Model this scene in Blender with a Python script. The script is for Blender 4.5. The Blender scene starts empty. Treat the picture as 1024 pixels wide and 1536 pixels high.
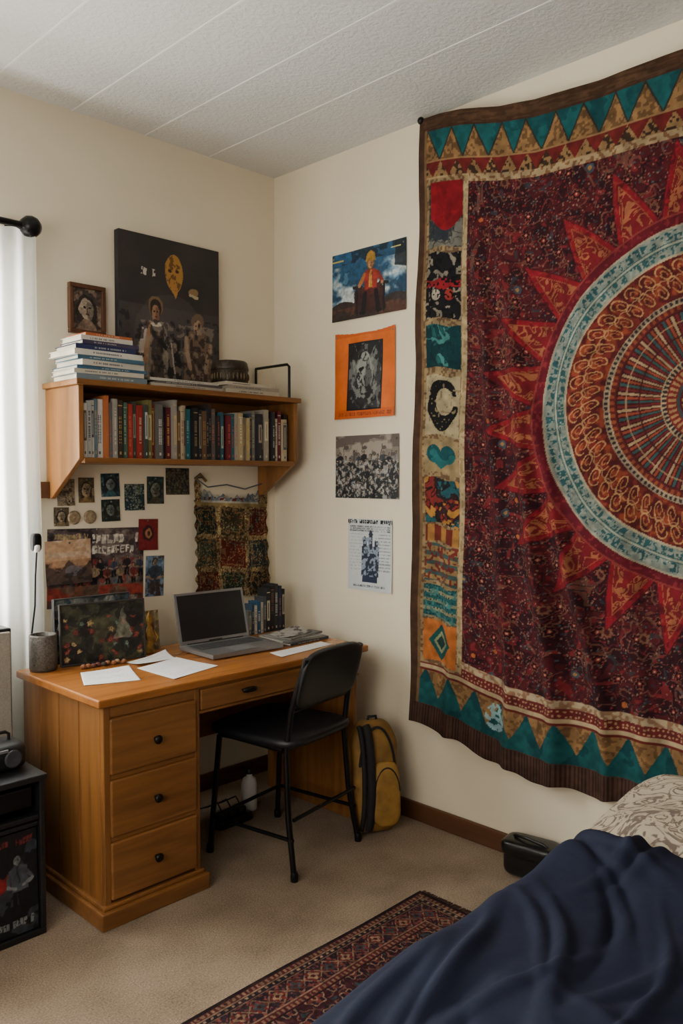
import bpy, math, random
import numpy as np
from mathutils import Vector, Matrix
random.seed(7); rng=np.random.RandomState(5)
scene=bpy.context.scene
def lin1(c): return c/12.92 if c<=0.04045 else ((c+0.055)/1.055)**2.4
def L(c): return tuple(lin1(x/255.0) for x in c)
def linA(a):
    a=np.clip(a,0,1); return np.where(a<=0.04045,a/12.92,((a+0.055)/1.055)**2.4)
# ---------------------------------------------------------------- materials
def nodes(name):
    m=bpy.data.materials.new(name); m.use_nodes=True; nt=m.node_tree
    return m,nt,nt.nodes['Principled BSDF']
def N(nt,t,**k):
    n=nt.nodes.new(t)
    for a,b in k.items(): setattr(n,a,b)
    return n
def coords(nt,scale=(1,1,1)):
    tc=N(nt,'ShaderNodeTexCoord'); mp=N(nt,'ShaderNodeMapping'); mp.inputs['Scale'].default_value=scale
    nt.links.new(tc.outputs['Object'],mp.inputs['Vector']); return mp.outputs['Vector']
def addbump(nt,b,vec,scale,strength,dist=.002,detail=6):
    n=N(nt,'ShaderNodeTexNoise'); n.inputs['Scale'].default_value=scale; n.inputs['Detail'].default_value=detail
    nt.links.new(vec,n.inputs['Vector'])
    bp=N(nt,'ShaderNodeBump'); bp.inputs['Strength'].default_value=strength; bp.inputs['Distance'].default_value=dist
    nt.links.new(n.outputs['Fac'],bp.inputs['Height']); nt.links.new(bp.outputs['Normal'],b.inputs['Normal'])
def pm(name,c,rough=.6,var=.12,scale=6,bump=0,bscale=150,metal=0,stretch=(1,1,1),bdist=.002,detail=5,spec=None):
    m,nt,b=nodes(name); vec=coords(nt,stretch)
    n=N(nt,'ShaderNodeTexNoise'); n.inputs['Scale'].default_value=scale; n.inputs['Detail'].default_value=detail
    nt.links.new(vec,n.inputs['Vector'])
    r=N(nt,'ShaderNodeValToRGB'); c=L(c)
    r.color_ramp.elements[0].position=.3; r.color_ramp.elements[1].position=.7
    r.color_ramp.elements[0].color=tuple(x*(1-var) for x in c)+(1,)
    r.color_ramp.elements[1].color=tuple(min(1,x*(1+var)) for x in c)+(1,)
    nt.links.new(n.outputs['Fac'],r.inputs['Fac']); nt.links.new(r.outputs['Color'],b.inputs['Base Color'])
    b.inputs['Roughness'].default_value=rough; b.inputs['Metallic'].default_value=metal
    if spec is not None: b.inputs['Specular IOR Level'].default_value=spec
    if bump: addbump(nt,b,vec,bscale,bump,bdist)
    return m
def wood(name,c1,c2,axis,rough=.38):
    sc=[11,11,11]; sc[axis]=.9
    m,nt,b=nodes(name); vec=coords(nt,tuple(sc))
    n=N(nt,'ShaderNodeTexNoise'); n.inputs['Scale'].default_value=2.0; n.inputs['Detail'].default_value=9; n.inputs['Distortion'].default_value=.5; n.inputs['Roughness'].default_value=.68
    nt.links.new(vec,n.inputs['Vector'])
    r=N(nt,'ShaderNodeValToRGB'); r.color_ramp.elements[0].position=.27; r.color_ramp.elements[1].position=.73
    r.color_ramp.elements[0].color=L(c1)+(1,); r.color_ramp.elements[1].color=L(c2)+(1,)
    nt.links.new(n.outputs['Fac'],r.inputs['Fac']); nt.links.new(r.outputs['Color'],b.inputs['Base Color'])
    b.inputs['Roughness'].default_value=rough
    addbump(nt,b,vec,6,.1,.001)
    return m
def vcol(name,rough=.6,bump=0,bscale=500,sheen=0,bdist=.001,spec=.4):
    m,nt,b=nodes(name); a=N(nt,'ShaderNodeAttribute'); a.attribute_name='Col'
    vec=coords(nt); n=N(nt,'ShaderNodeTexNoise'); n.inputs['Scale'].default_value=60; n.inputs['Detail'].default_value=4
    nt.links.new(vec,n.inputs['Vector'])
    mr=N(nt,'ShaderNodeMapRange'); mr.inputs['To Min'].default_value=.88; mr.inputs['To Max'].default_value=1.08
    nt.links.new(n.outputs['Fac'],mr.inputs['Value'])
    mx=N(nt,'ShaderNodeVectorMath',operation='MULTIPLY'); nt.links.new(a.outputs['Color'],mx.inputs[0]); nt.links.new(mr.outputs['Result'],mx.inputs[1])
    nt.links.new(mx.outputs['Vector'],b.inputs['Base Color']); b.inputs['Roughness'].default_value=rough
    b.inputs['Specular IOR Level'].default_value=spec
    if sheen: b.inputs['Sheen Weight'].default_value=sheen
    if bump: addbump(nt,b,vec,bscale,bump,bdist)
    return m
# ---------------------------------------------------------------- mesh builder
def link(o): scene.collection.objects.link(o); return o
def group(name,loc):
    e=bpy.data.objects.new(name,None); e.empty_display_size=.05; e.location=loc; link(e); bpy.context.view_layer.update(); return e
def adopt(o,p):
    if p is not None:
        o.parent=p; o.matrix_parent_inverse=Matrix.Translation(p.location).inverted()
class MB:
    def __init__(s): s.v=[];s.f=[];s.m=[];s.c=[];s.sm=[]; s.M=None
    def add(s,vs,fs,mi=0,col=(.5,.5,.5),smooth=False):
        b=len(s.v)
        for p in vs:
            p=Vector(p)
            if s.M is not None: p=s.M@p
            s.v.append(tuple(p))
        for f in fs: s.f.append(tuple(i+b for i in f)); s.m.append(mi); s.c.append(col); s.sm.append(smooth)
    def box(s,lo,hi,mi=0,col=(.5,.5,.5),R=None):
        x0,y0,z0=lo;x1,y1,z1=hi
        vs=[(x0,y0,z0),(x1,y0,z0),(x1,y1,z0),(x0,y1,z0),(x0,y0,z1),(x1,y0,z1),(x1,y1,z1),(x0,y1,z1)]
        if R is not None: vs=[R@Vector(p) for p in vs]
        s.add(vs,[(0,3,2,1),(4,5,6,7),(0,1,5,4),(1,2,6,5),(2,3,7,6),(3,0,4,7)],mi,col)
    def prism(s,poly,ax,a,b,mi=0,col=(.5,.5,.5)):
        n=len(poly)
        def mk(p,w):
            q=list(p); q.insert(ax,w); return tuple(q)
        vs=[mk(p,a) for p in poly]+[mk(p,b) for p in poly]
        s.add(vs,[tuple(range(n))[::-1],tuple(range(n,2*n))]+[(i,(i+1)%n,n+(i+1)%n,n+i) for i in range(n)],mi,col)
    def tube(s,pts,r,mi=0,col=(.5,.5,.5),seg=10,rs=None):
        pts=[Vector(p) for p in pts]; n=len(pts); vs=[];fs=[]
        up=None
        for i,p in enumerate(pts):
            d=(pts[min(i+1,n-1)]-pts[max(i-1,0)]).normalized()
            if up is None: up=Vector((0,0,1)) if abs(d.z)<.9 else Vector((1,0,0))
            a=d.cross(up)
            if a.length<1e-4: a=d.cross(Vector((0,1,0)))
            a.normalize(); b=a.cross(d).normalized(); up=b
            rr=rs[i] if rs else r
            for k in range(seg):
                t=2*math.pi*k/seg; vs.append(p+a*rr*math.cos(t)+b*rr*math.sin(t))
        for i in range(n-1):
            for k in range(seg):
                k2=(k+1)%seg; fs.append((i*seg+k,i*seg+k2,(i+1)*seg+k2,(i+1)*seg+k))
        s.add(vs,fs,mi,col,True)
        s.add(vs[:seg],[tuple(range(seg))[::-1]],mi,col); s.add(vs[-seg:],[tuple(range(seg))],mi,col)
    def lathe(s,c,prof,mi=0,col=(.5,.5,.5),seg=28,M=None,sx=1,sy=1):
        vs=[];fs=[]
        for r,z in prof:
            for k in range(seg):
                t=2*math.pi*k/seg; p=Vector((r*math.cos(t)*sx,r*math.sin(t)*sy,z))
                if M is not None: p=M@p
                vs.append(p+Vector(c))
        n=len(prof)
        for i in range(n-1):
            for k in range(seg):
                k2=(k+1)%seg; fs.append((i*seg+k,i*seg+k2,(i+1)*seg+k2,(i+1)*seg+k))
        s.add(vs,fs,mi,col,True)
        if prof[0][0]>1e-4: s.add(vs[:seg],[tuple(range(seg))[::-1]],mi,col)
        if prof[-1][0]>1e-4: s.add(vs[-seg:],[tuple(range(seg))],mi,col)
    def sell(s,c,r,mi=0,col=(.5,.5,.5),e1=.4,e2=.4,nu=32,nv=20,R=None,fn=None):
        def pw(a,e): return math.copysign(abs(a)**e,a)
        vs=[];fs=[]
        for j in range(nv+1):
            ph=-math.pi/2+math.pi*j/nv
            for i in range(nu):
                th=2*math.pi*i/nu
                p=Vector((r[0]*pw(math.cos(ph),e1)*pw(math.cos(th),e2),r[1]*pw(math.cos(ph),e1)*pw(math.sin(th),e2),r[2]*pw(math.sin(ph),e1)))
                if fn: p=fn(p)
                if R is not None: p=R@p
                vs.append(p+Vector(c))
        for j in range(nv):
            for i in range(nu):
                i2=(i+1)%nu; fs.append((j*nu+i,j*nu+i2,(j+1)*nu+i2,(j+1)*nu+i))
        s.add(vs,fs,mi,col,True)
    def obj(s,name,mats,parent=None,bevel=0,bseg=2,origin=None):
        me=bpy.data.meshes.new(name); vv=s.v
        me.from_pydata(vv,[],s.f)
        for m in mats: me.materials.append(m)
        me.polygons.foreach_set('material_index',s.m); me.polygons.foreach_set('use_smooth',s.sm)
        at=me.attributes.new('Col','FLOAT_COLOR','CORNER'); buf=[]
        for f,c in zip(s.f,s.c):
            for _ in f: buf.extend((c[0],c[1],c[2],1))
        at.data.foreach_set('color',buf)
        me.update(); o=link(bpy.data.objects.new(name,me)); adopt(o,parent)
        if bevel:
            b=o.modifiers.new('bev','BEVEL'); b.width=bevel; b.segments=bseg; b.limit_method='ANGLE'; b.angle_limit=math.radians(50)
        return o
def sheet(name,nx,ny,paint,place,mat,keep=None,parent=None,solid=0,smooth=True):
    u=np.linspace(0,1,nx);v=np.linspace(0,1,ny); U,V=np.meshgrid(u,v); U=U.ravel();V=V.ravel()
    col=paint(U,V); pos=place(U,V)
    idx=np.arange(nx*ny).reshape(ny,nx)
    q=np.stack([idx[:-1,:-1],idx[:-1,1:],idx[1:,1:],idx[1:,:-1]],-1).reshape(-1,4)
    if keep is not None:
        k=keep(U,V); q=q[k[q].all(axis=1)]
        used=np.zeros(nx*ny,bool); used[q.ravel()]=True; mp=np.cumsum(used)-1
        pos=pos[used]; col=col[used]; q=mp[q]
    me=bpy.data.meshes.new(name); me.vertices.add(len(pos)); me.vertices.foreach_set('co',pos.astype(np.float32).ravel())
    nf=len(q); me.loops.add(nf*4); me.loops.foreach_set('vertex_index',q.ravel().astype(np.int32))
    me.polygons.add(nf); me.polygons.foreach_set('loop_start',np.arange(0,nf*4,4,dtype=np.int32))
    me.polygons.foreach_set('use_smooth',np.ones(nf,bool))
    me.update(calc_edges=True); me.materials.append(mat)
    a=me.attributes.new('Col','FLOAT_COLOR','POINT'); rgba=np.ones((len(pos),4),np.float32); rgba[:,:3]=linA(col)
    a.data.foreach_set('color',rgba.ravel())
    o=link(bpy.data.objects.new(name,me)); adopt(o,parent)
    if solid:
        sm=o.modifiers.new('s','SOLIDIFY'); sm.thickness=solid; sm.offset=0
    return o
# ---------------------------------------------------------------- numpy paint kit
_lat={}
def vn(x,y,seed=0):
    if seed not in _lat: _lat[seed]=np.random.RandomState(100+seed).rand(64,64)
    l=_lat[seed]; xi=np.floor(x).astype(int); yi=np.floor(y).astype(int); fx=x-xi; fy=y-yi
    fx=fx*fx*(3-2*fx); fy=fy*fy*(3-2*fy)
    a=l[yi%64,xi%64];b=l[yi%64,(xi+1)%64];c=l[(yi+1)%64,xi%64];d=l[(yi+1)%64,(xi+1)%64]
    return (a*(1-fx)+b*fx)*(1-fy)+(c*(1-fx)+d*fx)*fy
def fbm(x,y,seed=0,o=4):
    t=0;a=.5;n=0
    for i in range(o): t=t+a*vn(x*2**i,y*2**i,seed+i); n+=a; a*=.5
    return t/n
def cells(x,y,seed=0,jit=.5):
    r=np.random.RandomState(900+seed); J=r.rand(64,64,3)
    xi=np.floor(x).astype(int); yi=np.floor(y).astype(int); j=J[yi%64,xi%64]
    dx=x-xi-.5-(j[:,0]-.5)*jit; dy=y-yi-.5-(j[:,1]-.5)*jit
    return np.hypot(dx,dy),j[:,2],dx,dy
class P:
    def __init__(s,x,y,bg): s.x=x;s.y=y; s.c=np.tile(np.array(bg,float)/255,(len(x),1))
    def warp(s,amp,fr,seed=0):
        wx=fbm(s.x*fr,s.y*fr,seed+300,3)-.5; wy=fbm(s.x*fr+7,s.y*fr+3,seed+340,3)-.5
        s.x=s.x+wx*amp; s.y=s.y+wy*amp; return s
    def desat(s,a,f=1.0):
        l=s.c.mean(axis=1)[:,None]*np.array([1.05,1.0,.93]); s.c=np.clip((s.c*(1-a)+l*a)*f,0,1)
    def fill(s,m,col,a=1.0):
        m=np.asarray(m,float)[:,None]*a; col=np.asarray(col,float)/255
        s.c=s.c*(1-m)+col*m
    def ell(s,cx,cy,rx,ry): return ((s.x-cx)/rx)**2+((s.y-cy)/ry)**2<1
    def rct(s,x0,y0,x1,y1): return (s.x>=x0)&(s.x<=x1)&(s.y>=y0)&(s.y<=y1)
    def pol(s,pts):
        ins=np.zeros(len(s.x),bool); n=len(pts)
        for i in range(n):
            x1,y1=pts[i];x2,y2=pts[(i+1)%n]
            if y1==y2: continue
            c=((y1>s.y)!=(y2>s.y))&(s.x<(x2-x1)*(s.y-y1)/(y2-y1)+x1); ins^=c
        return ins
    def seg(s,x0,y0,x1,y1,w):
        dx=x1-x0;dy=y1-y0; t=np.clip(((s.x-x0)*dx+(s.y-y0)*dy)/(dx*dx+dy*dy+1e-9),0,1)
        return np.hypot(s.x-x0-t*dx,s.y-y0-t*dy)<w
    def mul(s,f): s.c=np.clip(s.c*f[:,None],0,1)
    def person(s,cx,b,h,skin,cloth,hair,leg=(20,20,22),hat=None):
        k=h
        s.fill(s.pol([(cx-.14*k,b),(cx-.03*k,b),(cx,b+.42*k),(cx-.1*k,b+.5*k)]),leg)
        s.fill(s.pol([(cx+.03*k,b),(cx+.15*k,b),(cx+.1*k,b+.5*k),(cx-.01*k,b+.42*k)]),leg)
        s.fill(s.pol([(cx-.14*k,b+.36*k),(cx+.14*k,b+.36*k),(cx+.17*k,b+.74*k),(cx+.06*k,b+.8*k),(cx-.06*k,b+.8*k),(cx-.17*k,b+.74*k)]),cloth)
        s.fill(s.seg(cx-.16*k,b+.72*k,cx-.22*k,b+.5*k,.035*k),cloth); s.fill(s.seg(cx-.22*k,b+.5*k,cx-.06*k,b+.42*k,.03*k),skin)
        s.fill(s.seg(cx+.16*k,b+.72*k,cx+.21*k,b+.5*k,.035*k),cloth); s.fill(s.seg(cx+.21*k,b+.5*k,cx+.08*k,b+.44*k,.03*k),skin)
        s.fill(s.seg(cx,b+.5*k,cx,b+.76*k,.015*k),leg,.6)
        s.fill(s.ell(cx,b+.895*k,.085*k,.1*k),hair); s.fill(s.ell(cx,b+.875*k,.06*k,.078*k),skin)
        s.fill(s.ell(cx+.03*k,b+.87*k,.035*k,.07*k),tuple(c*.7 for c in skin),.5)
        for e in (-1,1): s.fill(s.ell(cx+e*.023*k,b+.885*k,.012*k,.008*k),(15,12,12))
        s.fill(s.rct(cx-.02*k,b+.835*k,cx+.02*k,b+.843*k),(70,20,20))
        if hat: s.fill(s.pol([(cx-.1*k,b+.92*k),(cx+.1*k,b+.92*k),(cx+.07*k,b+1.0*k),(cx-.07*k,b+1.0*k)]),hat)
    def textline(s,x0,x1,y,h,col,seed=0,cw=.6,a=1):
        k=np.floor(s.x/(h*cw)).astype(int); fx=s.x/(h*cw)-k; r=np.random.RandomState(seed).rand(997,5)
        kk=k%997; fy=np.clip((s.y-y)/h,0,.999); row=(fy*5).astype(int)
        on=(r[kk,row]>.35)|(fx<.3); on&=(fx<.82)&(r[kk,0]>.12)
        s.fill(s.rct(x0,y,x1,y+h)&on,col,a)
def art(kind,seed,bg,pal,asp):
    def fn(U,V):
        p=P(U*asp,V,bg); p.warp(.10,6,seed); n=fbm(p.x*5,p.y*5,seed)
        for i,c in enumerate(pal):
            m=fbm(p.x*(4+i*2),p.y*(4+i*2),seed*7+i); p.fill(m>.60,c,.75)
        d,h,_,_=cells(p.x*9,p.y*9,seed)
        if kind=='face':
            cx=asp/2; p.fill(p.ell(cx,.45,.30*asp/.8,.38),(30,26,24),.8); p.fill(p.ell(cx,.5,.2,.26),pal[0]); p.fill(p.ell(cx+.08,.48,.12,.22),tuple(c*.6 for c in pal[0]),.7)
            for e in (-1,1): p.fill(p.ell(cx+e*.08,.55,.04,.025),(15,12,10))
            p.fill(p.ell(cx,.38,.07,.022),(60,20,18)); p.fill(p.seg(cx,.42,cx+.01,.54,.012),(50,35,28),.6)
            p.fill(p.pol([(cx-.3,0),(cx+.3,0),(cx+.12,.26),(cx-.12,.26)]),pal[-1])
        elif kind=='crowd':
            for r_ in range(4):
                for k in range(7):
                    cx=(k+.5+.3*math.sin(k*7+r_*3+seed))*asp/7; c=pal[(k+r_)%len(pal)]
                    p.person(cx,.55-r_*.19,.36,(140,115,96),c,(20,15,12))
        elif kind=='person': p.person(asp*.5,.03,.92,(130,105,86),pal[0],(20,18,16),pal[-1])
        elif kind=='floral':
            p.fill((d<.42)&(h>.3),pal[0]); p.fill((d<.26)&(h>.3),pal[1]); p.fill((d<.12)&(h>.3),pal[2]); 
            p.fill((d<.4)&(h<.2),pal[3])
        p.mul(.6+.8*fbm(p.x*16,p.y*16,seed+50,4)); return p.c
    return fn
# ================================================================ MATERIALS
M_wall=pm('wall_paint_cream',(221,209,184),.85,.03,2,.06,90,bdist=.001)
def ceil_mat():
    m,nt,b=nodes('ceiling_textured'); vec=coords(nt)
    b.inputs['Base Color'].default_value=L((208,207,202))+(1,); b.inputs['Roughness'].default_value=.9
    n=N(nt,'ShaderNodeTexNoise'); n.inputs['Scale'].default_value=75; n.inputs['Detail'].default_value=5; nt.links.new(vec,n.inputs['Vector'])
    bp=N(nt,'ShaderNodeBump'); bp.inputs['Strength'].default_value=.6; bp.inputs['Distance'].default_value=.007
    nt.links.new(n.outputs['Fac'],bp.inputs['Height']); nt.links.new(bp.outputs['Normal'],b.inputs['Normal'])
    return m
M_ceil=ceil_mat()
M_seam=pm('ceiling_seam',(222,221,216),.9,.02)
def carpet_mat():
    m,nt,b=nodes('carpet_beige'); vec=coords(nt)
    n=N(nt,'ShaderNodeTexNoise'); n.inputs['Scale'].default_value=190; n.inputs['Detail'].default_value=5; nt.links.new(vec,n.inputs['Vector'])
    n2=N(nt,'ShaderNodeTexNoise'); n2.inputs['Scale'].default_value=5; n2.inputs['Detail'].default_value=4; nt.links.new(vec,n2.inputs['Vector'])
    ad=N(nt,'ShaderNodeMath',operation='MULTIPLY_ADD'); ad.inputs[1].default_value=.6; nt.links.new(n.outputs['Fac'],ad.inputs[0]); 
    mm=N(nt,'ShaderNodeMath',operation='MULTIPLY'); mm.inputs[1].default_value=.4; nt.links.new(n2.outputs['Fac'],mm.inputs[0]); nt.links.new(mm.outputs[0],ad.inputs[2])
    r=N(nt,'ShaderNodeValToRGB'); r.color_ramp.elements[0].position=.32; r.color_ramp.elements[1].position=.68
    r.color_ramp.elements[0].color=L((106,89,73))+(1,); r.color_ramp.elements[1].color=L((166,147,125))+(1,)
    nt.links.new(ad.outputs[0],r.inputs['Fac']); nt.links.new(r.outputs['Color'],b.inputs['Base Color']); b.inputs['Roughness'].default_value=1
    b.inputs['Specular IOR Level'].default_value=.1
    bp=N(nt,'ShaderNodeBump'); bp.inputs['Strength'].default_value=.6; bp.inputs['Distance'].default_value=.005
    nt.links.new(ad.outputs[0],bp.inputs['Height']); nt.links.new(bp.outputs['Normal'],b.inputs['Normal'])
    return m
M_carpet=carpet_mat()
M_base=wood('baseboard_wood',(70,42,24),(104,66,38),0,.5)
WA=((94,58,25),(148,98,48)); 
W=[wood('oak_grain_%s'%'xyz'[i],WA[0],WA[1],i) for i in range(3)]
M_top=wood('desk_top_oak',(128,74,31),(170,108,50),0,.26)
M_black=pm('black_metal',(16,16,18),.35,.1,metal=.3)
M_plastic=pm('black_plastic',(19,19,21),.45,.1)
M_vinyl=pm('black_vinyl',(24,25,29),.42,.15,20,.25,300)
M_alu=pm('laptop_aluminium',(150,150,150),.35,.05,metal=.7)
M_screen=pm('laptop_screen',(30,30,32),.3,.1)
M_white=pm('white_plastic',(225,222,215),.5,.04)
M_paper=vcol('printed_paper',.55,spec=.3)
M_canvas=vcol('printed_canvas',.7,.3,900)
M_cloth=vcol('printed_cloth',.9,.5,700,.0,.0015,.15)
M_book=vcol('book_cloth',.6,.15,300)
M_rod=pm('rod_black',(15,15,16),.3,.1,metal=.5)
# ================================================================ ROOM
XL=-3.5; YB=-4.6; H=2.7
b=MB()
wx0,wx1,wz0,wz1=-2.35,-1.3,.85,2.1
b.box((XL-.1,0,0),(wx0,.1,H)); b.box((wx1,0,0),(0,.1,H)); b.box((wx0,0,0),(wx1,.1,wz0)); b.box((wx0,0,wz1),(wx1,.1,H))
b.obj('wall_back',[M_wall])
b=MB(); b.box((0,YB,0),(.1,.1,H)); b.obj('wall_right',[M_wall])
b=MB(); y0,y1,z0,z1=-3.0,-1.0,.85,2.25
b.box((XL-.1,YB,0),(XL,y0,H)); b.box((XL-.1,y1,0),(XL,0,H)); b.box((XL-.1,y0,0),(XL,y1,z0)); b.box((XL-.1,y0,z1),(XL,y1,H)); b.obj('wall_left',[M_wall])
b=MB(); b.box((XL-.1,YB,-.1),(.1,.1,0)); b.obj('floor',[M_carpet])
b=MB(); b.box((XL-.1,YB,H),(.1,.1,H+.1)); b.obj('ceiling',[M_ceil])
b=MB()
for x in (-.36,-.67,-.98,-1.29,-1.60,-1.91,-2.22,-2.53,-2.84,-3.15): b.box((x-.004,YB,H-.002),(x+.004,-.001,H+.001))
b.obj('trim_ceiling_seams',[M_seam],bevel=.001)
b=MB(); b.box((XL,-.016,0),(-.001,-.001,.072)); b.obj('baseboard_back',[M_base],bevel=.004)
b=MB(); b.box((-.016,YB,0),(-.001,-.017,.072)); b.obj('baseboard_right',[wood('baseboard_wood_y',(70,42,24),(104,66,38),1,.5)],bevel=.004)
def window(name,lo,hi,axis):
    g=group(name,((lo[0]+hi[0])/2,(lo[1]+hi[1])/2,(lo[2]+hi[2])/2)); b=MB(); w=.05
    def bx(a0,a1,c0,c1):
        if axis=='y': b.box((a0,lo[1],c0),(a1,hi[1],c1))
        else: b.box((lo[0],a0,c0),(hi[0],a1,c1))
    A0,A1=(lo[0],hi[0]) if axis=='y' else (lo[1],hi[1]); Z0,Z1=lo[2],hi[2]
    bx(A0,A1,Z0,Z0+w);bx(A0,A1,Z1-w,Z1);bx(A0,A0+w,Z0+w,Z1-w);bx(A1-w,A1,Z0+w,Z1-w);bx((A0+A1)/2-.02,(A0+A1)/2+.02,Z0+w,Z1-w)
    bx(A0+w,A1-w,(Z0+Z1)/2-.015,(Z0+Z1)/2+.015)
    b.obj('frame',[M_white],g,.003); return g
window('window_1',(wx0,.03,wz0),(wx1,.07,wz1),'y')
window('window_2',(XL-.07,y0,z0),(XL-.03,y1,z1),'x')
def cur_mat():
    m=bpy.data.materials.new('sheer_curtain'); m.use_nodes=True; nt=m.node_tree; nt.nodes.clear()
    o=N(nt,'ShaderNodeOutputMaterial'); d=N(nt,'ShaderNodeBsdfDiffuse'); t=N(nt,'ShaderNodeBsdfTranslucent'); tr=N(nt,'ShaderNodeBsdfTransparent')
    n=N(nt,'ShaderNodeTexNoise'); n.inputs['Scale'].default_value=300; nt.links.new(coords(nt,(1,1,.2)),n.inputs['Vector'])
    r=N(nt,'ShaderNodeValToRGB'); r.color_ramp.elements[0].color=(.86,.89,.88,1); r.color_ramp.elements[1].color=(.95,.97,.96,1); nt.links.new(n.outputs['Fac'],r.inputs['Fac'])
    nt.links.new(r.outputs['Color'],d.inputs['Color']); nt.links.new(r.outputs['Color'],t.inputs['Color'])
    a=N(nt,'ShaderNodeMixShader'); a.inputs[0].default_value=.6; nt.links.new(d.outputs[0],a.inputs[1]); nt.links.new(t.outputs[0],a.inputs[2])
    c=N(nt,'ShaderNodeMixShader'); c.inputs[0].default_value=.15; nt.links.new(a.outputs[0],c.inputs[1]); nt.links.new(tr.outputs[0],c.inputs[2]); nt.links.new(c.outputs[0],o.inputs[0]); return m
M_cur=cur_mat()
def curt(name,x0,x1,y,zb,zt):
    def pl(U,V):
        x=x0+(x1-x0)*U; fold=np.sin(U*math.pi*2*20+np.sin(U*17)*1.2)*.018*(.6+.4*(1-V))
        return np.stack([x+.012*np.sin(V*5)*(1-V)*U,y+fold,zb+(zt-zb)*V],1)
    return sheet(name,500,30,lambda U,V:np.ones((len(U),3))*.9,pl,M_cur)
g=group('curtain',(-1.8,-.09,1.2)); o=curt('sheer_panel',-2.45,-1.17,-.085,.3,2.2); adopt(o,g)
b=MB(); b.tube([(-2.55,-.085,2.215),(-1.20,-.085,2.215)],.012); b.lathe((-1.185,-.085,2.215),[(0,-.035),(.02,-.033),(.034,-.018),(.038,0),(.034,.018),(.02,.033),(0,.035)],M=Matrix.Rotation(math.pi/2,4,'Y').to_3x3())
b.tube([(-1.22,-.085,2.215),(-1.22,-.001,2.215)],.008); b.box((-1.24,-.006,2.18),(-1.2,-.0005,2.25))
b.obj('curtain_rod',[M_rod],g)
# ================================================================ SHELF
g=group('wall_bookshelf',(-.6,-.12,1.5))
SX0,SX1=-1.10,-.085; D=-.25
b=MB()
prof=[(-.002,1.665),(D,1.665),(D,1.41),(-.035,1.268),(-.002,1.268)]
b.prism(prof,0,SX0,SX0+.02); b.prism(prof,0,SX1-.02,SX1); b.obj('side_panels',[W[2]],g,.003)
b=MB(); b.box((SX0-.012,D-.012,1.665),(SX1+.012,-.002,1.685)); b.box((SX0+.02,D,1.395),(SX1-.02,-.002,1.415)); b.box((SX0+.02,-.012,1.415),(SX1-.02,-.002,1.665))
b.obj('boards',[W[0]],g,.003)
b=MB(); b.box((SX0-.045,-.03,1.27),(SX0,-.002,1.33)); b.obj('cleat',[M_base],g,.002)
pal=[(120,34,32),(158,52,36),(30,52,78),(36,80,92),(176,160,128),(196,188,168),(54,54,56),(25,25,28),(160,126,52),(86,62,40),(60,92,76),(140,134,124),(96,28,36),(42,110,120),(160,92,44),(164,150,124),(70,75,84),(120,112,96),(28,40,56),(52,40,34),(40,36,36),(90,88,84)]
def book_v(b,x,w,yf,dep,z,h,c,M=None,seed=0):
    cl=L(c); r=random.Random(seed); b.M=M
    b.box((x,yf,z),(x+w*.14,yf+dep,z+h),0,cl); b.box((x+w*.86,yf,z),(x+w,yf+dep,z+h),0,cl); b.box((x+w*.14,yf-.001,z),(x+w*.86,yf+.004,z+h),0,cl)
    b.box((x+w*.15,yf+.005,z+.003),(x+w*.85,yf+dep-.004,z+h-.004),0,L((200,188,164)))
    lc=r.choice([(210,200,170),(200,166,84),(216,214,206),(180,170,150),(180,90,70),(190,160,110)])
    if sum(c)>430: lc=r.choice([(50,50,56),(120,44,40),(40,64,84),(80,64,48)])
    mx=r.uniform(.15,.45); lc=L(tuple(a*(1-mx)+q*mx for a,q in zip(lc,c))); k=r.random()
    a0=z+h*r.uniform(.22,.4); a1=z+h*r.uniform(.7,.88)
    if k<.7:
        zz=a0; wi=r.uniform(.12,.2); rows=[.5] if r.random()<.6 else [.36,.64]
        while zz<a1:
            q=r.uniform(.002,.006)
            for cc in rows: b.box((x+w*(cc-wi/len(rows)),yf-.0016,zz),(x+w*(cc+wi/len(rows)),yf,zz+q),0,lc)
            zz+=q+r.choice([.0015,.0015,.002,.007])
    else:
        b.box((x+w*.14,yf-.0015,a0),(x+w*.86,yf,a1),0,lc); b.box((x+w*.4,yf-.002,a0+.01),(x+w*.6,yf,a1-.01),0,cl)
    b.box((x+w*.35,yf-.0016,z+h*.06),(x+w*.65,yf,z+h*.11),0,lc)
    if r.random()<.4: b.box((x+w*.1,yf-.0016,z+h*.9),(x+w*.9,yf,z+h*.915),0,lc)
    b.M=None
b=MB(); x=SX0+.024; i=0
while x<SX1-.048:
    w=random.uniform(.011,.026); h=.212+random.uniform(-.03,.015) 
    if x>-.5: h=.195+random.uniform(-.025,.02)
    c=random.choice(pal)
    if x<-.98: c=random.choice([(196,194,186),(40,42,45),(50,70,80),(170,96,50),(160,160,154),(90,110,120)])
    if -.90<x<-.78: c=random.choice([(140,40,34),(150,48,36),(110,104,60),(60,66,60),(176,160,128)])
    if -.42<x<-.2 : c=random.choice([(150,142,124),(120,116,104),(60,74,90),(110,40,38),(168,150,110),(40,40,44)])
    book_v(b,x,w,-.225+random.uniform(-.010,.014),.15,1.4155,h,c,seed=i); x+=w+.0010; i+=1
b.obj('shelved_books',[M_book],None)
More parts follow.
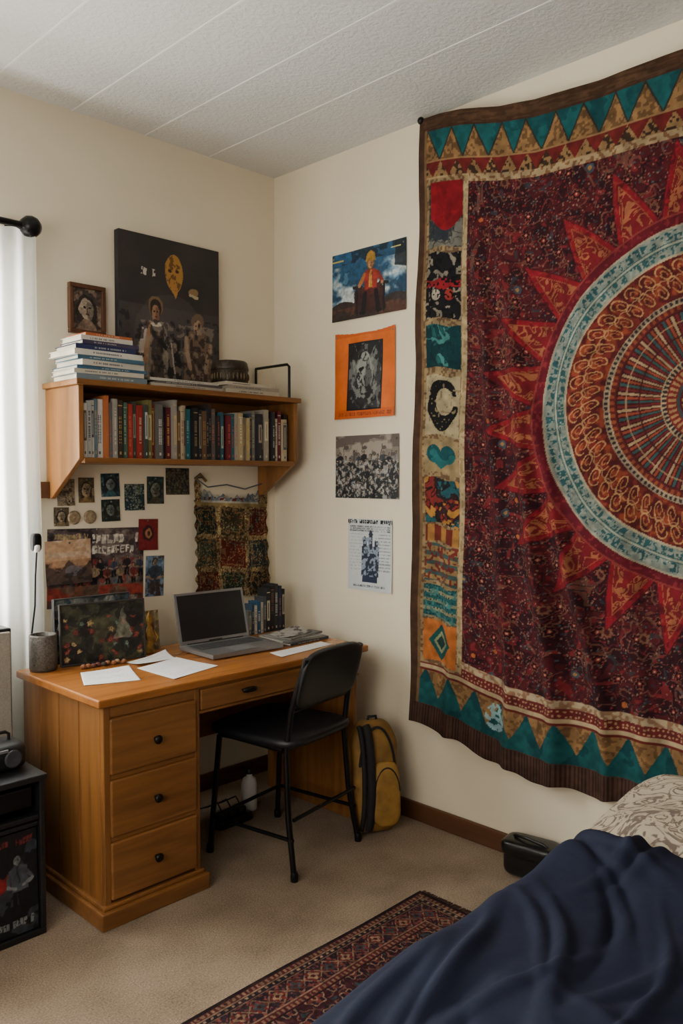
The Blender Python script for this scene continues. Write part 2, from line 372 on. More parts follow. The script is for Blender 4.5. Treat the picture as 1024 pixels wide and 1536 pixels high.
def book_h(b,cx,cy,w,d,z,h,c,rot=0,seed=0):
    b.M=Matrix.Translation((cx,cy,z))@Matrix.Rotation(math.radians(rot),4,'Z'); cl=L(c); t=.0022
    b.box((-w/2,-d/2,0),(w/2,d/2,t),0,cl); b.box((-w/2,-d/2,h-t),(w/2,d/2,h),0,cl); b.box((-w/2,-d/2,t),(w/2,-d/2+.003,h-t),0,cl)
    b.box((-w/2+.004,-d/2+.003,t),(w/2-.004,d/2-.004,h-t),0,L((196,186,164)))
    r=random.Random(seed); 
    lt=(210,204,188) if sum(c)<380 else (70,70,76)
    lc=L(tuple(a*.65+q*.35 for a,q in zip(lt,c))); a=r.uniform(-.38,-.15)*w
    zz=a
    while zz<a+w*r.uniform(.35,.6):
        q=r.uniform(.002,.006); b.box((zz,-d/2-.0006,h*.36),(zz+q,-d/2,h*.64),0,lc); zz+=q+r.choice([.0015,.002,.006])
    b.M=None
b=MB(); z=1.6855
st=[(.30,.20,.020,(110,124,130)),(.29,.20,.016,(190,182,164)),(.30,.20,.012,(56,92,116)),(.27,.20,.020,(196,190,176)),(.28,.20,.014,(64,98,116)),(.29,.20,.02,(204,200,188)),(.25,.18,.02,(36,44,82)),(.24,.18,.014,(64,56,80)),(.22,.16,.018,(204,198,184)),(.20,.15,.010,(176,96,54))]
for i,(w,d,h,c) in enumerate(st):
    book_h(b,-.972+random.uniform(-.012,.012),-.150+random.uniform(-.004,.004),w*.92,d*.93,z,h,c,random.uniform(-3,3),i); z+=h+.0004
b.obj('book_stack',[M_book])
b=MB(); z=1.6855
for i,(w,d,h,c,ox) in enumerate([(.33,.19,.012,(166,156,140),0),(.3,.19,.009,(80,76,72),.01),(.31,.18,.010,(186,180,166),-.01)]):
    book_h(b,-.64+ox,-.145,w,d,z,h,c,random.uniform(-2,2),i+20); z+=h+.0004
b.obj('magazine_stack',[M_book])
b=MB(); z=1.6855
for i,(w,d,h,c,ox) in enumerate([(.27,.18,.018,(176,166,144),0),(.26,.17,.015,(150,140,122),.01),(.235,.16,.013,(194,184,162),-.02)]):
    book_h(b,-.315+ox,-.145,w,d,z,h,c,random.uniform(-3,3),i+30); z+=h+.0004
b.obj('book_stack',[M_book]); zt=z
b=MB(); b.lathe((-.365,-.14,zt),[(.0,0),(.070,0),(.076,.004),(.076,.05),(.074,.052),(.079,.054),(.079,.062),(.074,.085),(.066,.092),(.03,.096),(0,.097)])
for k in range(28):
    t=2*math.pi*k/28; cx_,cy_=-.365+.0765*math.cos(t),-.14+.0765*math.sin(t); b.sell((cx_,cy_,zt+.027),(.005,.005,.014),1,(0,0,0),1,1,8,6)
b.obj('trinket_tin',[pm('tin_pattern',(50,42,32),.4,.6,70,.5,120,metal=.4),pm('tin_relief',(86,72,48),.4,.4,70,metal=.4)])
b=MB(); b.tube([(-.12,-.012,1.83),(-.12,-.222,1.83),(-.12,-.235,1.82),(-.12,-.235,1.686)],.006); b.tube([(-.12,-.012,1.83),(-.12,-.012,1.686)],.006); b.box((-.15,-.243,1.6852),(-.113,-.005,1.687))
b.obj('wire_bookend',[M_black])
# ================================================================ WALL ART BACK
M_pin=pm('pin_steel',(120,116,108),.35,.1,metal=.7)
def pins(g,pts,ax):
    b=MB()
    for p in pts:
        M=Matrix(((1,0,0),(0,0,-1),(0,1,0))) if ax=='y' else Matrix(((0,0,-1),(1,0,0),(0,1,0)))
        b.lathe(p,[(.0012,0),(.0012,.006),(.004,.0065),(.004,.008),(0,.009)],seg=10,M=M)
    b.obj('pins',[M_pin],g)
def flat_back(name,x0,x1,z0,z1,paint,y=-.002,res=.0035,curl=.0,tilt=0,mat=None,thick=0,parent=None,skew=0):
    nx=max(8,int((x1-x0)/res)); ny=max(8,int((z1-z0)/res))
    def pl(U,V):
        x=x0+(x1-x0)*U; z=z0+(z1-z0)*V; x2=x+tilt*(z-z0); z2=z-tilt*(x-x0)
        yy=y-curl*(np.sin(U*3.1)**2)*.5-curl*(1-V)**3
        return np.stack([x2,yy+0*x,z2],1)
    if parent is not None: return sheet(name,nx,ny,paint,pl,mat or M_paper,parent=parent)
    g=group(name,((x0+x1)/2,y,(z0+z1)/2)); sheet('print',nx,ny,paint,pl,mat or M_paper,parent=g)
    pins(g,[((x0+x1)/2,-.0002,z1-.008)],'y'); return g
def flat_right(name,ya,yb,z0,z1,paint,x=-.002,res=.0033,curl=.0,tilt=0,mat=None,keep=None):
    nx=max(8,int(abs(yb-ya)/res)); ny=max(8,int((z1-z0)/res))
    def pl(U,V):
        yy=ya+(yb-ya)*U; z=z0+(z1-z0)*V
        xx=x-curl*(1-V)**2-curl*.5*np.sin(U*6.0+V*2)**2
        return np.stack([xx,yy+tilt*(z-z0),z+tilt*(U*.3)],1)
    g=group(name,(x,(ya+yb)/2,(z0+z1)/2)); sheet('print',nx,ny,paint,pl,mat or M_paper,keep=keep,parent=g)
    pins(g,[(-.0002,ya-.012,z1-.018),(-.0002,yb+.012,z1-.018)],'x'); return g
def big_paint(U,V):
    p=P(U*.92,V,(50,45,44)); p.warp(.035,8,3); g=fbm(p.x*3,p.y*3,3)
    p.fill(V<.55,(78,72,72),.4); p.mul(.8+.4*g); p.fill(V<.08,(30,27,28),.6)
    p.fill(p.ell(.46,.36,.34,.28),(92,84,82),.3)
    p.fill(p.ell(.49,.79,.085,.125),(160,116,50)); p.fill(p.pol([(.43,.72),(.55,.72),(.49,.62)]),(160,116,50))
    d=fbm(p.x*30,p.y*30,8); p.fill(p.ell(.49,.79,.08,.12)&(d>.52),(98,66,26))
    for e in(-1,1): p.fill(p.ell(.49+e*.035,.80,.018,.012),(50,30,14))
    p.textline(.2,.31,.745,.045,(190,180,166),3,.8); p.fill(p.ell(.67,.68,.045,.03),(130,104,66)); p.fill(p.seg(.64,.66,.71,.65,.01),(170,152,118))
    p.fill(p.pol([(.14,.0),(.44,.0),(.42,.40),(.38,.46),(.26,.46),(.19,.36)]),(116,106,96))
    p.fill(p.pol([(.26,.0),(.40,.0),(.38,.40),(.28,.40)]),(66,56,50)); p.fill(p.seg(.21,.40,.17,.06,.022),(176,168,158)); p.fill(p.seg(.25,.43,.22,.2,.02),(150,112,84))
    p.fill(p.ell(.32,.55,.07,.065),(112,90,60)); p.fill(p.ell(.32,.535,.055,.06),(44,34,30)); p.fill(p.ell(.32,.505,.040,.052),(150,112,84)); p.fill(p.ell(.335,.5,.022,.045),(100,70,52),.7)
    p.fill(p.seg(.28,.44,.36,.44,.012),(190,180,160)); p.fill(p.seg(.36,.34,.54,.2,.016),(22,19,20)); p.fill(p.pol([(.42,0),(.56,0),(.54,.34),(.48,.38),(.44,.3)]),(26,23,25))
    p.fill(p.ell(.49,.30,.03,.04),(90,74,64)); p.fill(p.seg(.46,.33,.50,.12,.008),(150,140,130))
    p.fill(p.pol([(.56,.0),(.88,.0),(.85,.34),(.78,.42),(.63,.42),(.58,.3)]),(106,86,70)); p.fill(p.pol([(.62,.05),(.8,.05),(.78,.3),(.64,.3)]),(70,54,46))
    p.fill(p.ell(.71,.49,.065,.06),(104,84,66)); p.fill(p.ell(.71,.45,.043,.055),(158,128,104)); p.fill(p.ell(.73,.445,.022,.045),(104,78,62),.7)
    p.fill(p.seg(.6,.36,.64,.14,.018),(140,116,94)); p.fill(p.seg(.84,.34,.78,.16,.018),(140,116,94))
    for cx,cy in ((.32,.51),(.71,.455)):
        for e in(-1,1): p.fill(p.ell(cx+e*.016,cy+.008,.008,.006),(16,12,12))
        p.fill(p.rct(cx-.012,cy-.026,cx+.012,cy-.020),(50,20,18))
    n=fbm(p.x*26,p.y*26,12); p.fill((n>.60)&(p.y<.46)&(p.y>.03)&(p.x>.15)&(p.x<.87),(160,144,122),.5); p.fill((n<.38)&(V<.5),(20,17,18),.6)
    return p.c
g=group('canvas_poster',(-.58,-.03,2.0))
b=MB(); b.box((-.815,-.034,1.69),(-.34,-.004,2.30)); b.obj('stretcher',[pm('canvas_edge',(32,30,32),.8)],g,.002)
flat_back('print',-.815,-.34,1.69,2.30,big_paint,-.0355,.0024,mat=M_canvas,parent=g)
g=group('picture_frame',(-.935,-.015,1.97))
b=MB(); x0,x1,z0_,z1_=-1.01,-.862,1.882,2.068
b.box((x0,-.024,z0_),(x1,-.002,z0_+.016)); b.box((x0,-.024,z1_-.016),(x1,-.002,z1_)); b.box((x0,-.024,z0_+.016),(x0+.016,-.002,z1_-.016)); b.box((x1-.016,-.024,z0_+.016),(x1,-.002,z1_-.016))
b.obj('frame',[wood('frame_wood',(60,36,22),(92,58,34),2,.4)],g,.003)
flat_back('portrait',x0+.014,x1-.014,z0_+.014,z1_-.014,art('face',11,(58,50,44),[(150,136,118),(90,74,60),(120,100,84)],.8),-.012,.002,parent=g)
ph=[(-.88,-.80,1.27,1.36,'face',(30,52,60),[(118,128,128),(20,32,38),(50,84,92)]),(-.78,-.69,1.215,1.32,'floral',(22,32,36),[(50,74,70),(100,110,94),(160,152,144),(30,50,60)]),(-.68,-.60,1.24,1.35,'face',(28,44,44),[(110,112,98),(44,66,62),(66,60,46)]),(-.59,-.475,1.275,1.385,'floral',(44,42,34),[(70,64,50),(96,84,62),(40,48,44),(24,26,24)]),(-.88,-.80,1.175,1.26,'face',(34,40,38),[(98,112,100),(52,58,44),(28,36,34)]),(-.975,-.91,1.25,1.345,'face',(84,72,54),[(150,130,100),(60,46,34),(120,96,60)]),(-1.06,-.99,1.24,1.34,'floral',(120,104,82),[(150,136,108),(92,78,58),(170,160,140),(70,56,42)]),(-1.075,-1.015,1.165,1.235,'face',(96,84,66),[(150,134,108),(70,58,44),(110,94,70)])]
for i,(x0,x1,z0_,z1_,k,bg,pl_) in enumerate(ph):
    flat_back('wall_photo',x0,x1,z0_,z1_,art(k,30+i,bg,pl_,(x1-x0)/(z1_-z0_)),-.002,.0018,.003,tilt=random.uniform(-.04,.04))
for (x,z) in ((-.995,1.195),(-.93,1.195)):
    b=MB(); b.lathe((x,-.0015,z),[(0,0),(.022,0),(.026,-.004),(.02,-.009),(.012,-.007),(0,-.012)],M=Matrix(((1,0,0),(0,0,1),(0,1,0)))); b.obj('wall_medallion',[pm('medallion',(140,120,92),.5,.4,80,.6,90)])
def coll_paint(U,V):
    p=P(U*1.4,V,(74,62,62)); p.warp(.07,7,2); n=fbm(p.x*5,p.y*7,21)
    p.fill(n>.56,(104,92,86)); p.fill(n<.4,(42,34,40)); n2=fbm(p.x*9,p.y*9,25); p.fill((n2>.6)&(V<.6),(118,46,40),.8); p.fill((n2<.36)&(V<.5),(54,84,92),.8)
    for k in range(14): p.person(.05+k*.1,.30+.05*math.sin(k*3),.27,(140,112,90),[(100,40,36),(50,60,74),(130,114,86),(30,30,34)][k%4],(24,20,18))
    p.fill(V<.26,(110,76,52),.7); p.fill((V<.24)&(n>.5),(136,44,36),.8); p.fill((V<.1),(60,56,60),.6)
    p.textline(.62,1.3,.80,.12,(190,182,168),5,.7); p.textline(.62,1.3,.66,.10,(190,182,168),6,.7); p.textline(.1,.55,.86,.06,(150,130,90),9)
    p.textline(.1,1.3,.03,.05,(170,160,142),10); p.mul(.6+.8*fbm(p.x*22,p.y*22,41,4)); return p.c
flat_back('collage_poster',-1.105,-.70,.86,1.155,coll_paint,-.0015,.0024,0,tilt=.02)
def sunset(U,V):
    p=P(U,V,(150,108,80)); p.c=p.c*(.7+.5*V[:,None]); n=fbm(p.x*4,p.y*9,3); p.fill(V>.55,(200,176,150),.8); p.fill((n>.5)&(V>.4),(176,136,102),.7)
    p.fill(p.pol([(0,0),(1,0),(1,.5),(.75,.3),(.5,.55),(.3,.3),(0,.45)]),(72,58,52),.9); p.fill(p.ell(.6,.3,.2,.12),(110,104,110),.8); p.fill((n<.42)&(V<.5),(40,32,30),.7); p.mul(.8+.4*fbm(p.x*16,p.y*16,2)); return p.c
flat_back('landscape_photo',-1.108,-.925,.945,1.11,sunset,-.0035,.003,.006,tilt=-.02)
def redcard(U,V):
    p=P(U*.75,V,(110,26,30)); p.warp(.1,6,3); p.fill(p.ell(.375,.55,.22,.24),(54,20,22)); p.fill(p.ell(.375,.55,.14,.16),(150,104,72)); p.fill(p.ell(.375,.55,.07,.09),(60,24,24)); p.mul(.8+.4*fbm(p.x*20,p.y*20,7)); return p.c
flat_back('red_card',-.722,-.632,1.055,1.18,redcard,-.0035,.002,.003,tilt=.03)
flat_back('blue_print',-.692,-.605,.865,1.03,art('person',55,(82,104,124),[(44,54,64),(110,126,140),(60,44,40)],.5),-.0015,.002,.001,tilt=.04)
def hang_paint(U,V):
    p=P(U,V,(134,114,80)); p.warp(.06,7,21); n=fbm(p.x*30,p.y*30,60); p.fill(n>.55,(90,70,46)); 
    gx=(p.x*3.0); gy=(p.y/.76*3.0); fx=gx-np.floor(gx)+.09*(n-.5); fy=gy-np.floor(gy)+.09*(n-.5); cid=(np.floor(gx)+3*np.floor(gy)).astype(int)
    ins=(fx>.08)&(fx<.92)&(fy>.08)&(fy<.92)&(V<.76)
    cols=[(70,26,24),(34,50,42),(40,34,30),(46,56,46),(90,34,28),(36,46,52),(30,40,36),(56,50,36),(76,28,26)]
    for k,c in enumerate(cols): p.fill(ins&(cid==k),c)
    ed=np.minimum(np.minimum(fx-.08,.92-fx),np.minimum(fy-.08,.92-fy)); p.fill(ins&(ed>.08)&(ed<.11)&(n>.42),(126,104,68),.8)
    xx=p.x+.016*(vn(p.x*40,p.y*40,6)-.5); d,h,dx,dy=cells(xx*17,p.y*19,9,.9); a=np.arctan2(dy,dx); e=.32+.12*np.cos(a*4+h*6); p.fill(ins&(d<e)&(h>.5),(132,106,68),.8); p.fill(ins&(d<e*.6)&(h>.5),(90,36,28)); p.fill(ins&(d<e)&(h<.2),(54,78,74),.9); p.fill(ins&(d<e*.4)&(h<.2),(140,120,80),.9)
    sc=np.abs(vn(p.x*30,p.y*34,66)-.5)<.05; p.fill(ins&sc,(118,96,62),.8)
    d,h,_,_=cells(p.x*45,p.y*50,19,.8); p.fill((~ins)&(d<.25)&(h>.5),(176,158,116)); p.fill((~ins)&(d<.3)&(h<.3),(74,36,30)); p.fill(ins&(d<.2)&(h>.8),(160,140,100))
    p.fill((V>.76)&(V<.79),(140,120,78)); p.fill((V>.785)&(U>.12)&(U<.86),(168,164,152)); p.fill((V>.80)&(n>.5)&(U>.12)&(U<.86),(104,116,128)); p.fill((V>.80)&(V<.83)&(n<.45)&(U>.12)&(U<.86),(96,52,46)); p.mul(.55+.8*fbm(p.x*12,p.y*12,77)); return p.c
def hang_keep(U,V):
    body=(V<.80)&(U>.02+.015*np.sin(V*60))&(U<.98+.012*np.sin(V*47))&(V>.02+.02*np.abs(np.sin(U*70)))
    sag=.905-.07*np.sin(np.clip((U-.08)/.84,0,1)*math.pi)+.012*np.sin(U*37)+.01*np.sin(U*83)
    top=(V>=.78)&(V<sag)&(U>.03)&(U<.97)
    h1=(np.abs(U-.05-.03*np.sin(V*9))<.04+.01*np.sin(V*70))&(V>.7)&(V<.97); h2=(np.abs(U-.93+.02*np.sin(V*13))<.045)&(V>.7)&(V<1.0-.05*np.sin(U*80))
    return body|top|h1|h2
def hang_place(U,V):
    x=-.475+.425*U; z=.82+.54*V; y=-.016-.010*np.sin(U*9+V*3)-.016*(1-V)
    return np.stack([x,y,z-.02*U],1)
g=group('patchwork_wall_hanging',(-.27,-.02,1.1))
sheet('fabric',210,250,hang_paint,hang_place,M_cloth,hang_keep,g)
b=MB(); b.tube([(-.45,-.030,1.335),(-.40,-.030,1.305),(-.30,-.030,1.315),(-.20,-.030,1.295),(-.1,-.030,1.32),(-.08,-.030,1.345)],.003,0,L((90,96,104)))
b.tube([(-.455,-.016,1.34),(-.43,-.018,1.36),(-.40,-.018,1.33)],.006,0,L((110,90,60))); b.tube([(-.43,-.001,1.345),(-.43,-.03,1.345)],.003,0,(.05,.05,.05)); b.tube([(-.085,-.001,1.335),(-.085,-.03,1.335)],.003,0,(.05,.05,.05)); b.obj('cord',[M_cloth],g)
# ================================================================ RIGHT WALL POSTERS
def p1(U,V):
    p=P(U*1.45,V,(34,78,110)); p.warp(.03,9,9); p.c*=(.6+.45*V[:,None]); n=fbm(p.x*3.2,p.y*4.5,70); p.fill(np.clip((n-.5)*6,0,1)*(V>.2)*(V<.8),(172,180,180)); n3=fbm(p.x*7,p.y*8,73); p.fill((n3>.6)&(V>.2)&(V<.7),(86,126,154),.6)
    p.fill((V>.82)&(n3>.45),(20,36,48),.8); p.fill(p.pol([(1.22,.66),(1.5,.6),(1.5,1.),(1.25,1.)]),(20,26,32),.85)
    p.fill(p.y<.22+.06*np.sin(U*9),(48,40,36)); p.fill((V<.18)&(n>.5),(74,48,38))
    dk=(20,18,21)
    # throne
    p.fill(p.pol([(.46,.06),(1.08,.06),(1.05,.36),(.98,.46),(.56,.44),(.46,.40)]),(54,28,26)); p.fill(p.seg(.44,.46,.60,.44,.022),(30,22,22)); p.fill(p.seg(.96,.46,1.10,.44,.022),(30,22,22)); p.fill(p.seg(.50,.42,.52,.06,.02),dk); p.fill(p.seg(1.04,.42,1.04,.06,.02),dk)
    # seated legs
    p.fill(p.pol([(.62,.30),(.94,.30),(.98,.44),(.60,.44)]),(70,30,28)); p.fill(p.seg(.67,.34,.64,.08,.042),dk); p.fill(p.seg(.89,.34,.93,.08,.042),dk); p.fill(p.ell(.62,.07,.06,.025),(12,11,12)); p.fill(p.ell(.95,.07,.06,.025),(12,11,12))
    # torso, arms
    p.fill(p.pol([(.66,.40),(.90,.40),(.93,.62),(.85,.68),(.71,.68),(.63,.62)]),(132,40,30)); p.fill(p.pol([(.74,.42),(.82,.42),(.80,.66),(.76,.66)]),(168,122,54)); p.fill(p.seg(.65,.61,.56,.48,.032),(150,92,40)); p.fill(p.seg(.91,.61,1.00,.48,.032),(120,36,28)); p.fill(p.ell(.56,.46,.026,.026),(150,108,76)); p.fill(p.ell(1.0,.46,.026,.026),(150,108,76))
    # head
    p.fill(p.ell(.78,.77,.075,.10),(110,78,30)); p.fill(p.ell(.78,.75,.048,.068),(172,124,86)); p.fill(p.ell(.797,.745,.026,.058),(116,78,52),.7); p.fill(p.pol([(.68,.79),(.88,.79),(.85,.90),(.78,.94),(.71,.90)]),(150,112,40)); 
    for e in(-1,1): p.fill(p.ell(.78+e*.018,.76,.008,.007),(20,14,12))
    p.fill(p.rct(.765,.715,.795,.722),(80,26,22))
    p.mul(.68+.64*fbm(p.x*20,p.y*20,5)); p.fill((V>.88)&(V<.90)&(U<.16),(180,160,80)); p.fill((V>.9)&(V<.92)&(U>.8)&(U<.93),(190,180,100)); return p.c
flat_right('sky_figure_poster',-.38,-.79,2.0,2.28,p1,-.0015,.002,.004)
def p2(U,V):
    p=P(U*.972,V,(206,98,20)); p.c*=(.88+.2*fbm(p.x*6,p.y*6,80)[:,None])
    p.fill((V<.1)|(V>.94),(186,82,18),.8); p.textline(.04,.93,.03,.04,(140,56,20),3); 
    I=(U>.22)&(U<.80)&(V>.09)&(V<.87); p.fill(I,(26,25,27)); p.warp(.07,8,4); cx=.5
    n=fbm(p.x*8,p.y*8,81); n2=fbm(p.x*14,p.y*10,84)
    p.fill(I&(n>.55),(58,58,60),.8)
    for e in (-1,1):
        p.fill(I&p.pol([((cx+e*.06),.62),((cx+e*.17),.84),((cx+e*.23),.66),((cx+e*.16),.46)]),(96,98,94)); p.fill(I&p.pol([((cx+e*.03),.3),((cx+e*.22),.40),((cx+e*.14),.2),((cx+e*.05),.14)]),(110,112,108))
    p.fill(I&p.ell(cx,.50,.13,.24),(138,140,134)); p.fill(I&p.ell(cx,.30,.09,.13),(118,120,114)); p.fill(I&p.ell(cx+.06,.45,.06,.22),(66,68,66),.8)
    for e in(-1,1): p.fill(I&p.ell(cx+e*.06,.56,.035,.028),(16,16,18))
    p.fill(I&p.pol([(cx-.02,.46),(cx+.02,.46),(cx,.38)]),(24,24,26)); p.fill(I&p.rct(cx-.06,.27,cx+.06,.30),(26,26,28)); p.fill(I&(n2<.43),(20,20,22),.85); p.fill(I&(n2>.62),(150,152,146),.5)
    p.fill(((U>.22)&(U<.245)|(U>.775)&(U<.80))&(V>.09)&(V<.87),(14,14,16)); p.fill((U>.22)&(U<.80)&((V>.09)&(V<.11)|(V>.85)&(V<.87)),(14,14,16)); return p.c
def p2keep(U,V): return V<1-.03*np.sin(U*3.1)
flat_right('orange_poster',-.40,-.735,1.59,1.95,p2,-.0015,.0022,.010,keep=p2keep)
def p3(U,V):
    p=P(U*1.35,V,(118,108,98)); p.warp(.05,9,6); n=fbm(p.x*3,p.y*4,90); p.fill(n>.5,(156,146,134),.7); p.fill((V>.8)&(n<.45),(84,74,68),.8)
    p.fill(p.y<.5+.08*np.sin(U*7),(46,46,48))
    for r_ in range(5):
        for k in range(13):
            cx=(k+.5+.5*math.sin(k*5+r_*2))*1.35/13; c=[(30,30,34),(120,116,112),(50,56,64),(20,20,24),(92,86,80)][(k*3+r_)%5]
            p.person(cx,.42-r_*.11+.04*math.sin(k*2.3+r_),.30-.01*r_,(130,112,98),c,(22,20,18))
    for k in range(6): cx=.15+k*.2; p.fill(p.seg(cx,.45,cx+.05,.85-.1*(k%2),.006),(40,36,34)); p.fill(p.ell(cx+.09,.80-.1*(k%2),.05,.03),(78,70,66))
    n=fbm(p.x*24,p.y*24,95); p.fill((n>.6)&(V<.6),(176,172,164),.7); p.fill((n<.42)&(V<.6),(22,24,26),.85); return p.c
flat_right('crowd_photo_poster',-.40,-.755,1.26,1.52,p3,-.0015,.002,.004)
def p4(U,V):
    p=P(U*.7,V,(190,194,194)); p.textline(.0,.7,.935,.05,(24,24,26),4,.6); 
    for k in range(3): p.textline(.03,.67,.885-.03*k,.018,(90,94,98),12+k,.7)
    for k in range(12): p.textline(.03,.25,.78-.045*k,.016,(128,134,138),30+k,.8); p.textline(.48,.67,.78-.045*k,.016,(128,134,138),50+k,.8)
    c=(34,42,58); p.fill(p.rct(.22,.2,.5,.62),c); p.fill(p.rct(.24,.6,.3,.72),c); p.fill(p.rct(.34,.6,.4,.8),c); p.fill(p.rct(.43,.6,.48,.7),c); p.fill(p.pol([(.33,.78),(.41,.78),(.37,.86)]),c); p.fill(p.pol([(.23,.71),(.31,.71),(.27,.77)]),c)
    n=fbm(p.x*30,p.y*30,97); p.fill(p.rct(.22,.2,.5,.75)&(n>.55),(128,140,156)); p.fill(p.rct(.24,.12,.48,.2),(30,40,64)); p.textline(.1,.6,.05,.03,(90,96,104),80); return p.c
flat_right('event_flyer',-.475,-.72,.88,1.175,p4,-.0015,.0022,.006)
# ================================================================ TAPESTRY
def tap_paint(U,V):
    s=U*2.16; t=(1-V)*2.28
    p=P(s,t,(74,22,28)); n=fbm(s*14,t*14,1)
    p.fill(n>.54,(50,17,24)); wx=s+.02*(fbm(s*16,t*16,200)-.5); wy=t+.02*(fbm(s*16+4,t*16,210)-.5)
    r1=vn(wx*26+3*vn(wx*9,wy*9,31),wy*26+3*vn(wx*9+9,wy*9,32),33); p.fill(np.abs(r1-.5)<.030,(118,78,60),.65)
    r2=vn(wx*48+4*vn(wx*12,wy*12,35),wy*48,36); p.fill(np.abs(r2-.5)<.05,(30,18,26),.7); p.fill(r2>.84,(112,30,36),.9); p.fill(r2<.12,(44,54,60),.8)
    d,h,_,_=cells(wx*95,wy*95,3,.8); p.fill((d<.26)&(h>.80),(140,112,92),.8); p.fill((d<.3)&(h<.07),(62,80,84),.9); p.fill((d<.26)&(h>.1)&(h<.22),(126,36,36))
    d,h,dx,dy=cells(wx*14+.5*np.floor(wy*14),wy*14,5,.7); a=np.arctan2(dy,dx)
    fl=(h>.62); p.fill(fl&(d<.23+.05*np.cos(a*6)),(42,15,22)); p.fill(fl&(np.abs(d-.22-.04*np.cos(a*6))<.022),(122,80,60),.85); p.fill(fl&(d<.10),(126,32,36)); p.fill(fl&(d<.05),(166,140,110))
    p.fill((h<.04)&(d<.2),(54,70,82)); p.fill((h<.04)&(d<.09),(150,110,56)); p.fill((h>.04)&(h<.07)&(d<.12),(160,84,40))
    d,h,dx,dy=cells(wx*5.5+.3,wy*5.5,15,.5); a=np.arctan2(dy,dx); q=d/(.30+.04*np.cos(a*8)); p.fill((h>.5)&(np.abs(q-1)<.05),(108,72,54),.8); p.fill((h>.5)&(np.abs(q-.72)<.05),(92,30,36),.8); p.fill((h>.5)&(q<.3),(122,84,58),.8); p.fill((h>.5)&(q<.16),(66,22,28))
    cx,cy=1.08,1.02; dx=s-cx; dy=t-cy; r=np.hypot(dx,dy)*(1+.008*(fbm(s*5,t*5,220)-.5)*2); a=np.arctan2(dy,dx)/(2*math.pi)+.5
    def fr(k,o=0): q=a*k+o; return q-np.floor(q)
    tri=lambda k,o=0:1-np.abs(2*fr(k,o)-1)
    l1=vn(s*62+3*vn(s*22,t*22,41),t*62+3*vn(s*22,t*22,42),44); lace=vn(s*110,t*110,44); scroll=np.abs(l1-.5)<.075; lace2=cells(s*70,t*70,8)[0]
    T=tri(24)
    def petal(k,o=.0): return r<.55+.225*(T-k)
    out=petal(0)&(r>.5); p.fill(out,(124,20,32)); p.fill(out&(l1>.72),(92,16,26)); p.fill(out&scroll&(lace>.5),(134,60,44),.6)
    inn=petal(.26)&(r>.5); p.fill(inn,(106,24,30)); p.fill(inn&(scroll|(l1>.74)),(150,92,56),.9); 
    p.fill((np.abs(r-(.55+.225*(T-.24)))<.003)&(r>.56),(140,84,52)); p.fill(petal(.66)&(r>.5),(112,22,32)); p.fill((np.abs(r-(.55+.225*T))<.004)&(r>.56),(72,18,26))
    p.fill(r<.566,(92,20,32)); p.fill((r<.566)&(r>.53)&(lace>.72),(116,34,40)); p.fill(np.abs(r-.562)<.003,(126,48,44))
    p.fill(r<.530,(150,138,114)); p.fill(r<.524,(110,120,112)); p.fill((r<.524)&(lace>.6),(130,134,122))
    glyph=vn(a*2*math.pi*38,r*110,51); g3=vn(a*2*math.pi*80,r*170,52)
    p.fill((r<.519)&(r>.489)&(glyph>.46)&(fr(120)<.82)&(g3>.25),(34,76,80)); p.fill((r<.474)&(r>.449)&(glyph<.54)&(fr(110,.3)<.8)&(g3>.25),(38,80,82)); p.fill((np.abs(r-.481)<.0028),(144,146,128)); p.fill((np.abs(r-.4865)<.0016)|(np.abs(r-.4755)<.0016),(44,80,82))
    p.fill(r<.446,(158,142,112)); p.fill(r<.439,(104,34,30)); n2=vn(s*60,t*60,62); p.fill((r<.439)&(n2>.58),(76,24,26)); p.fill((r<.436)&(n2<.3),(128,54,34))
    # open thin scroll loops
    for off,rc,w,hh in ((0,.402,.40,.030),(.5,.352,.40,.034)):
        qq=(fr(48,off)-.5); q=qq/w+.35*np.sin((r-rc)*70); e=np.sqrt(q*q+((r-rc)/hh)**2); th=np.arctan2((r-rc)/hh,q)
        sp_=np.abs(e-(.60+.42*(th/math.pi*.5+.5)))<.085; p.fill(sp_&(e<1.15),(162,122,76),.95); p.fill((np.abs(e-.34)<.09)&(th>-1),(150,96,56),.9)
    p.fill((np.abs(r-.377-.006*np.sin(a*2*math.pi*48))<.0018),(150,112,76),.9)
    p.fill(r<.312,(134,120,98)); p.fill((r<.309)&(fr(120)<.55),(48,38,40)); p.fill(r<.298,(152,134,106)); p.fill(r<.293,(90,30,30)); p.fill((r<.293)&(r>.279)&(fr(90)<.5),(130,64,38)); p.fill(r<.275,(64,24,28))
    k=np.floor(a*120).astype(int); f=fr(120); sp=(f>.2)&(f<.82)&(r<.270)&(r>.135)
    for i,c in enumerate([(42,78,78),(132,58,38),(146,124,90),(98,30,34)]): p.fill(sp&(k%4==i),c)
    p.fill((np.abs(r-.205)<.003),(64,24,28),.8); p.fill((np.abs(r-.245)<.002),(150,124,88),.8)
    p.fill(r<.138,(146,128,98)); p.fill((r<.134)&(fr(60)<.6),(46,38,40)); p.fill(r<.120,(110,36,34)); p.fill((r<.115)&(fr(40)<.5)&(r>.092),(150,114,74)); p.fill(r<.088,(54,70,72)); p.fill(r<.080,(80,26,30)); p.fill((r<.074)&(fr(24)<.5)&(r>.05),(156,124,82)); p.fill(r<.046,(124,42,38)); p.fill(r<.03,(150,128,92)); p.fill(r<.016,(58,24,28))
    gold=(134,100,60); teal=(22,84,86)
    sp=.104; q=s+.004*np.sin(s*31); f=q/sp-np.floor(q/sp); tr=1-np.abs(2*f-1)
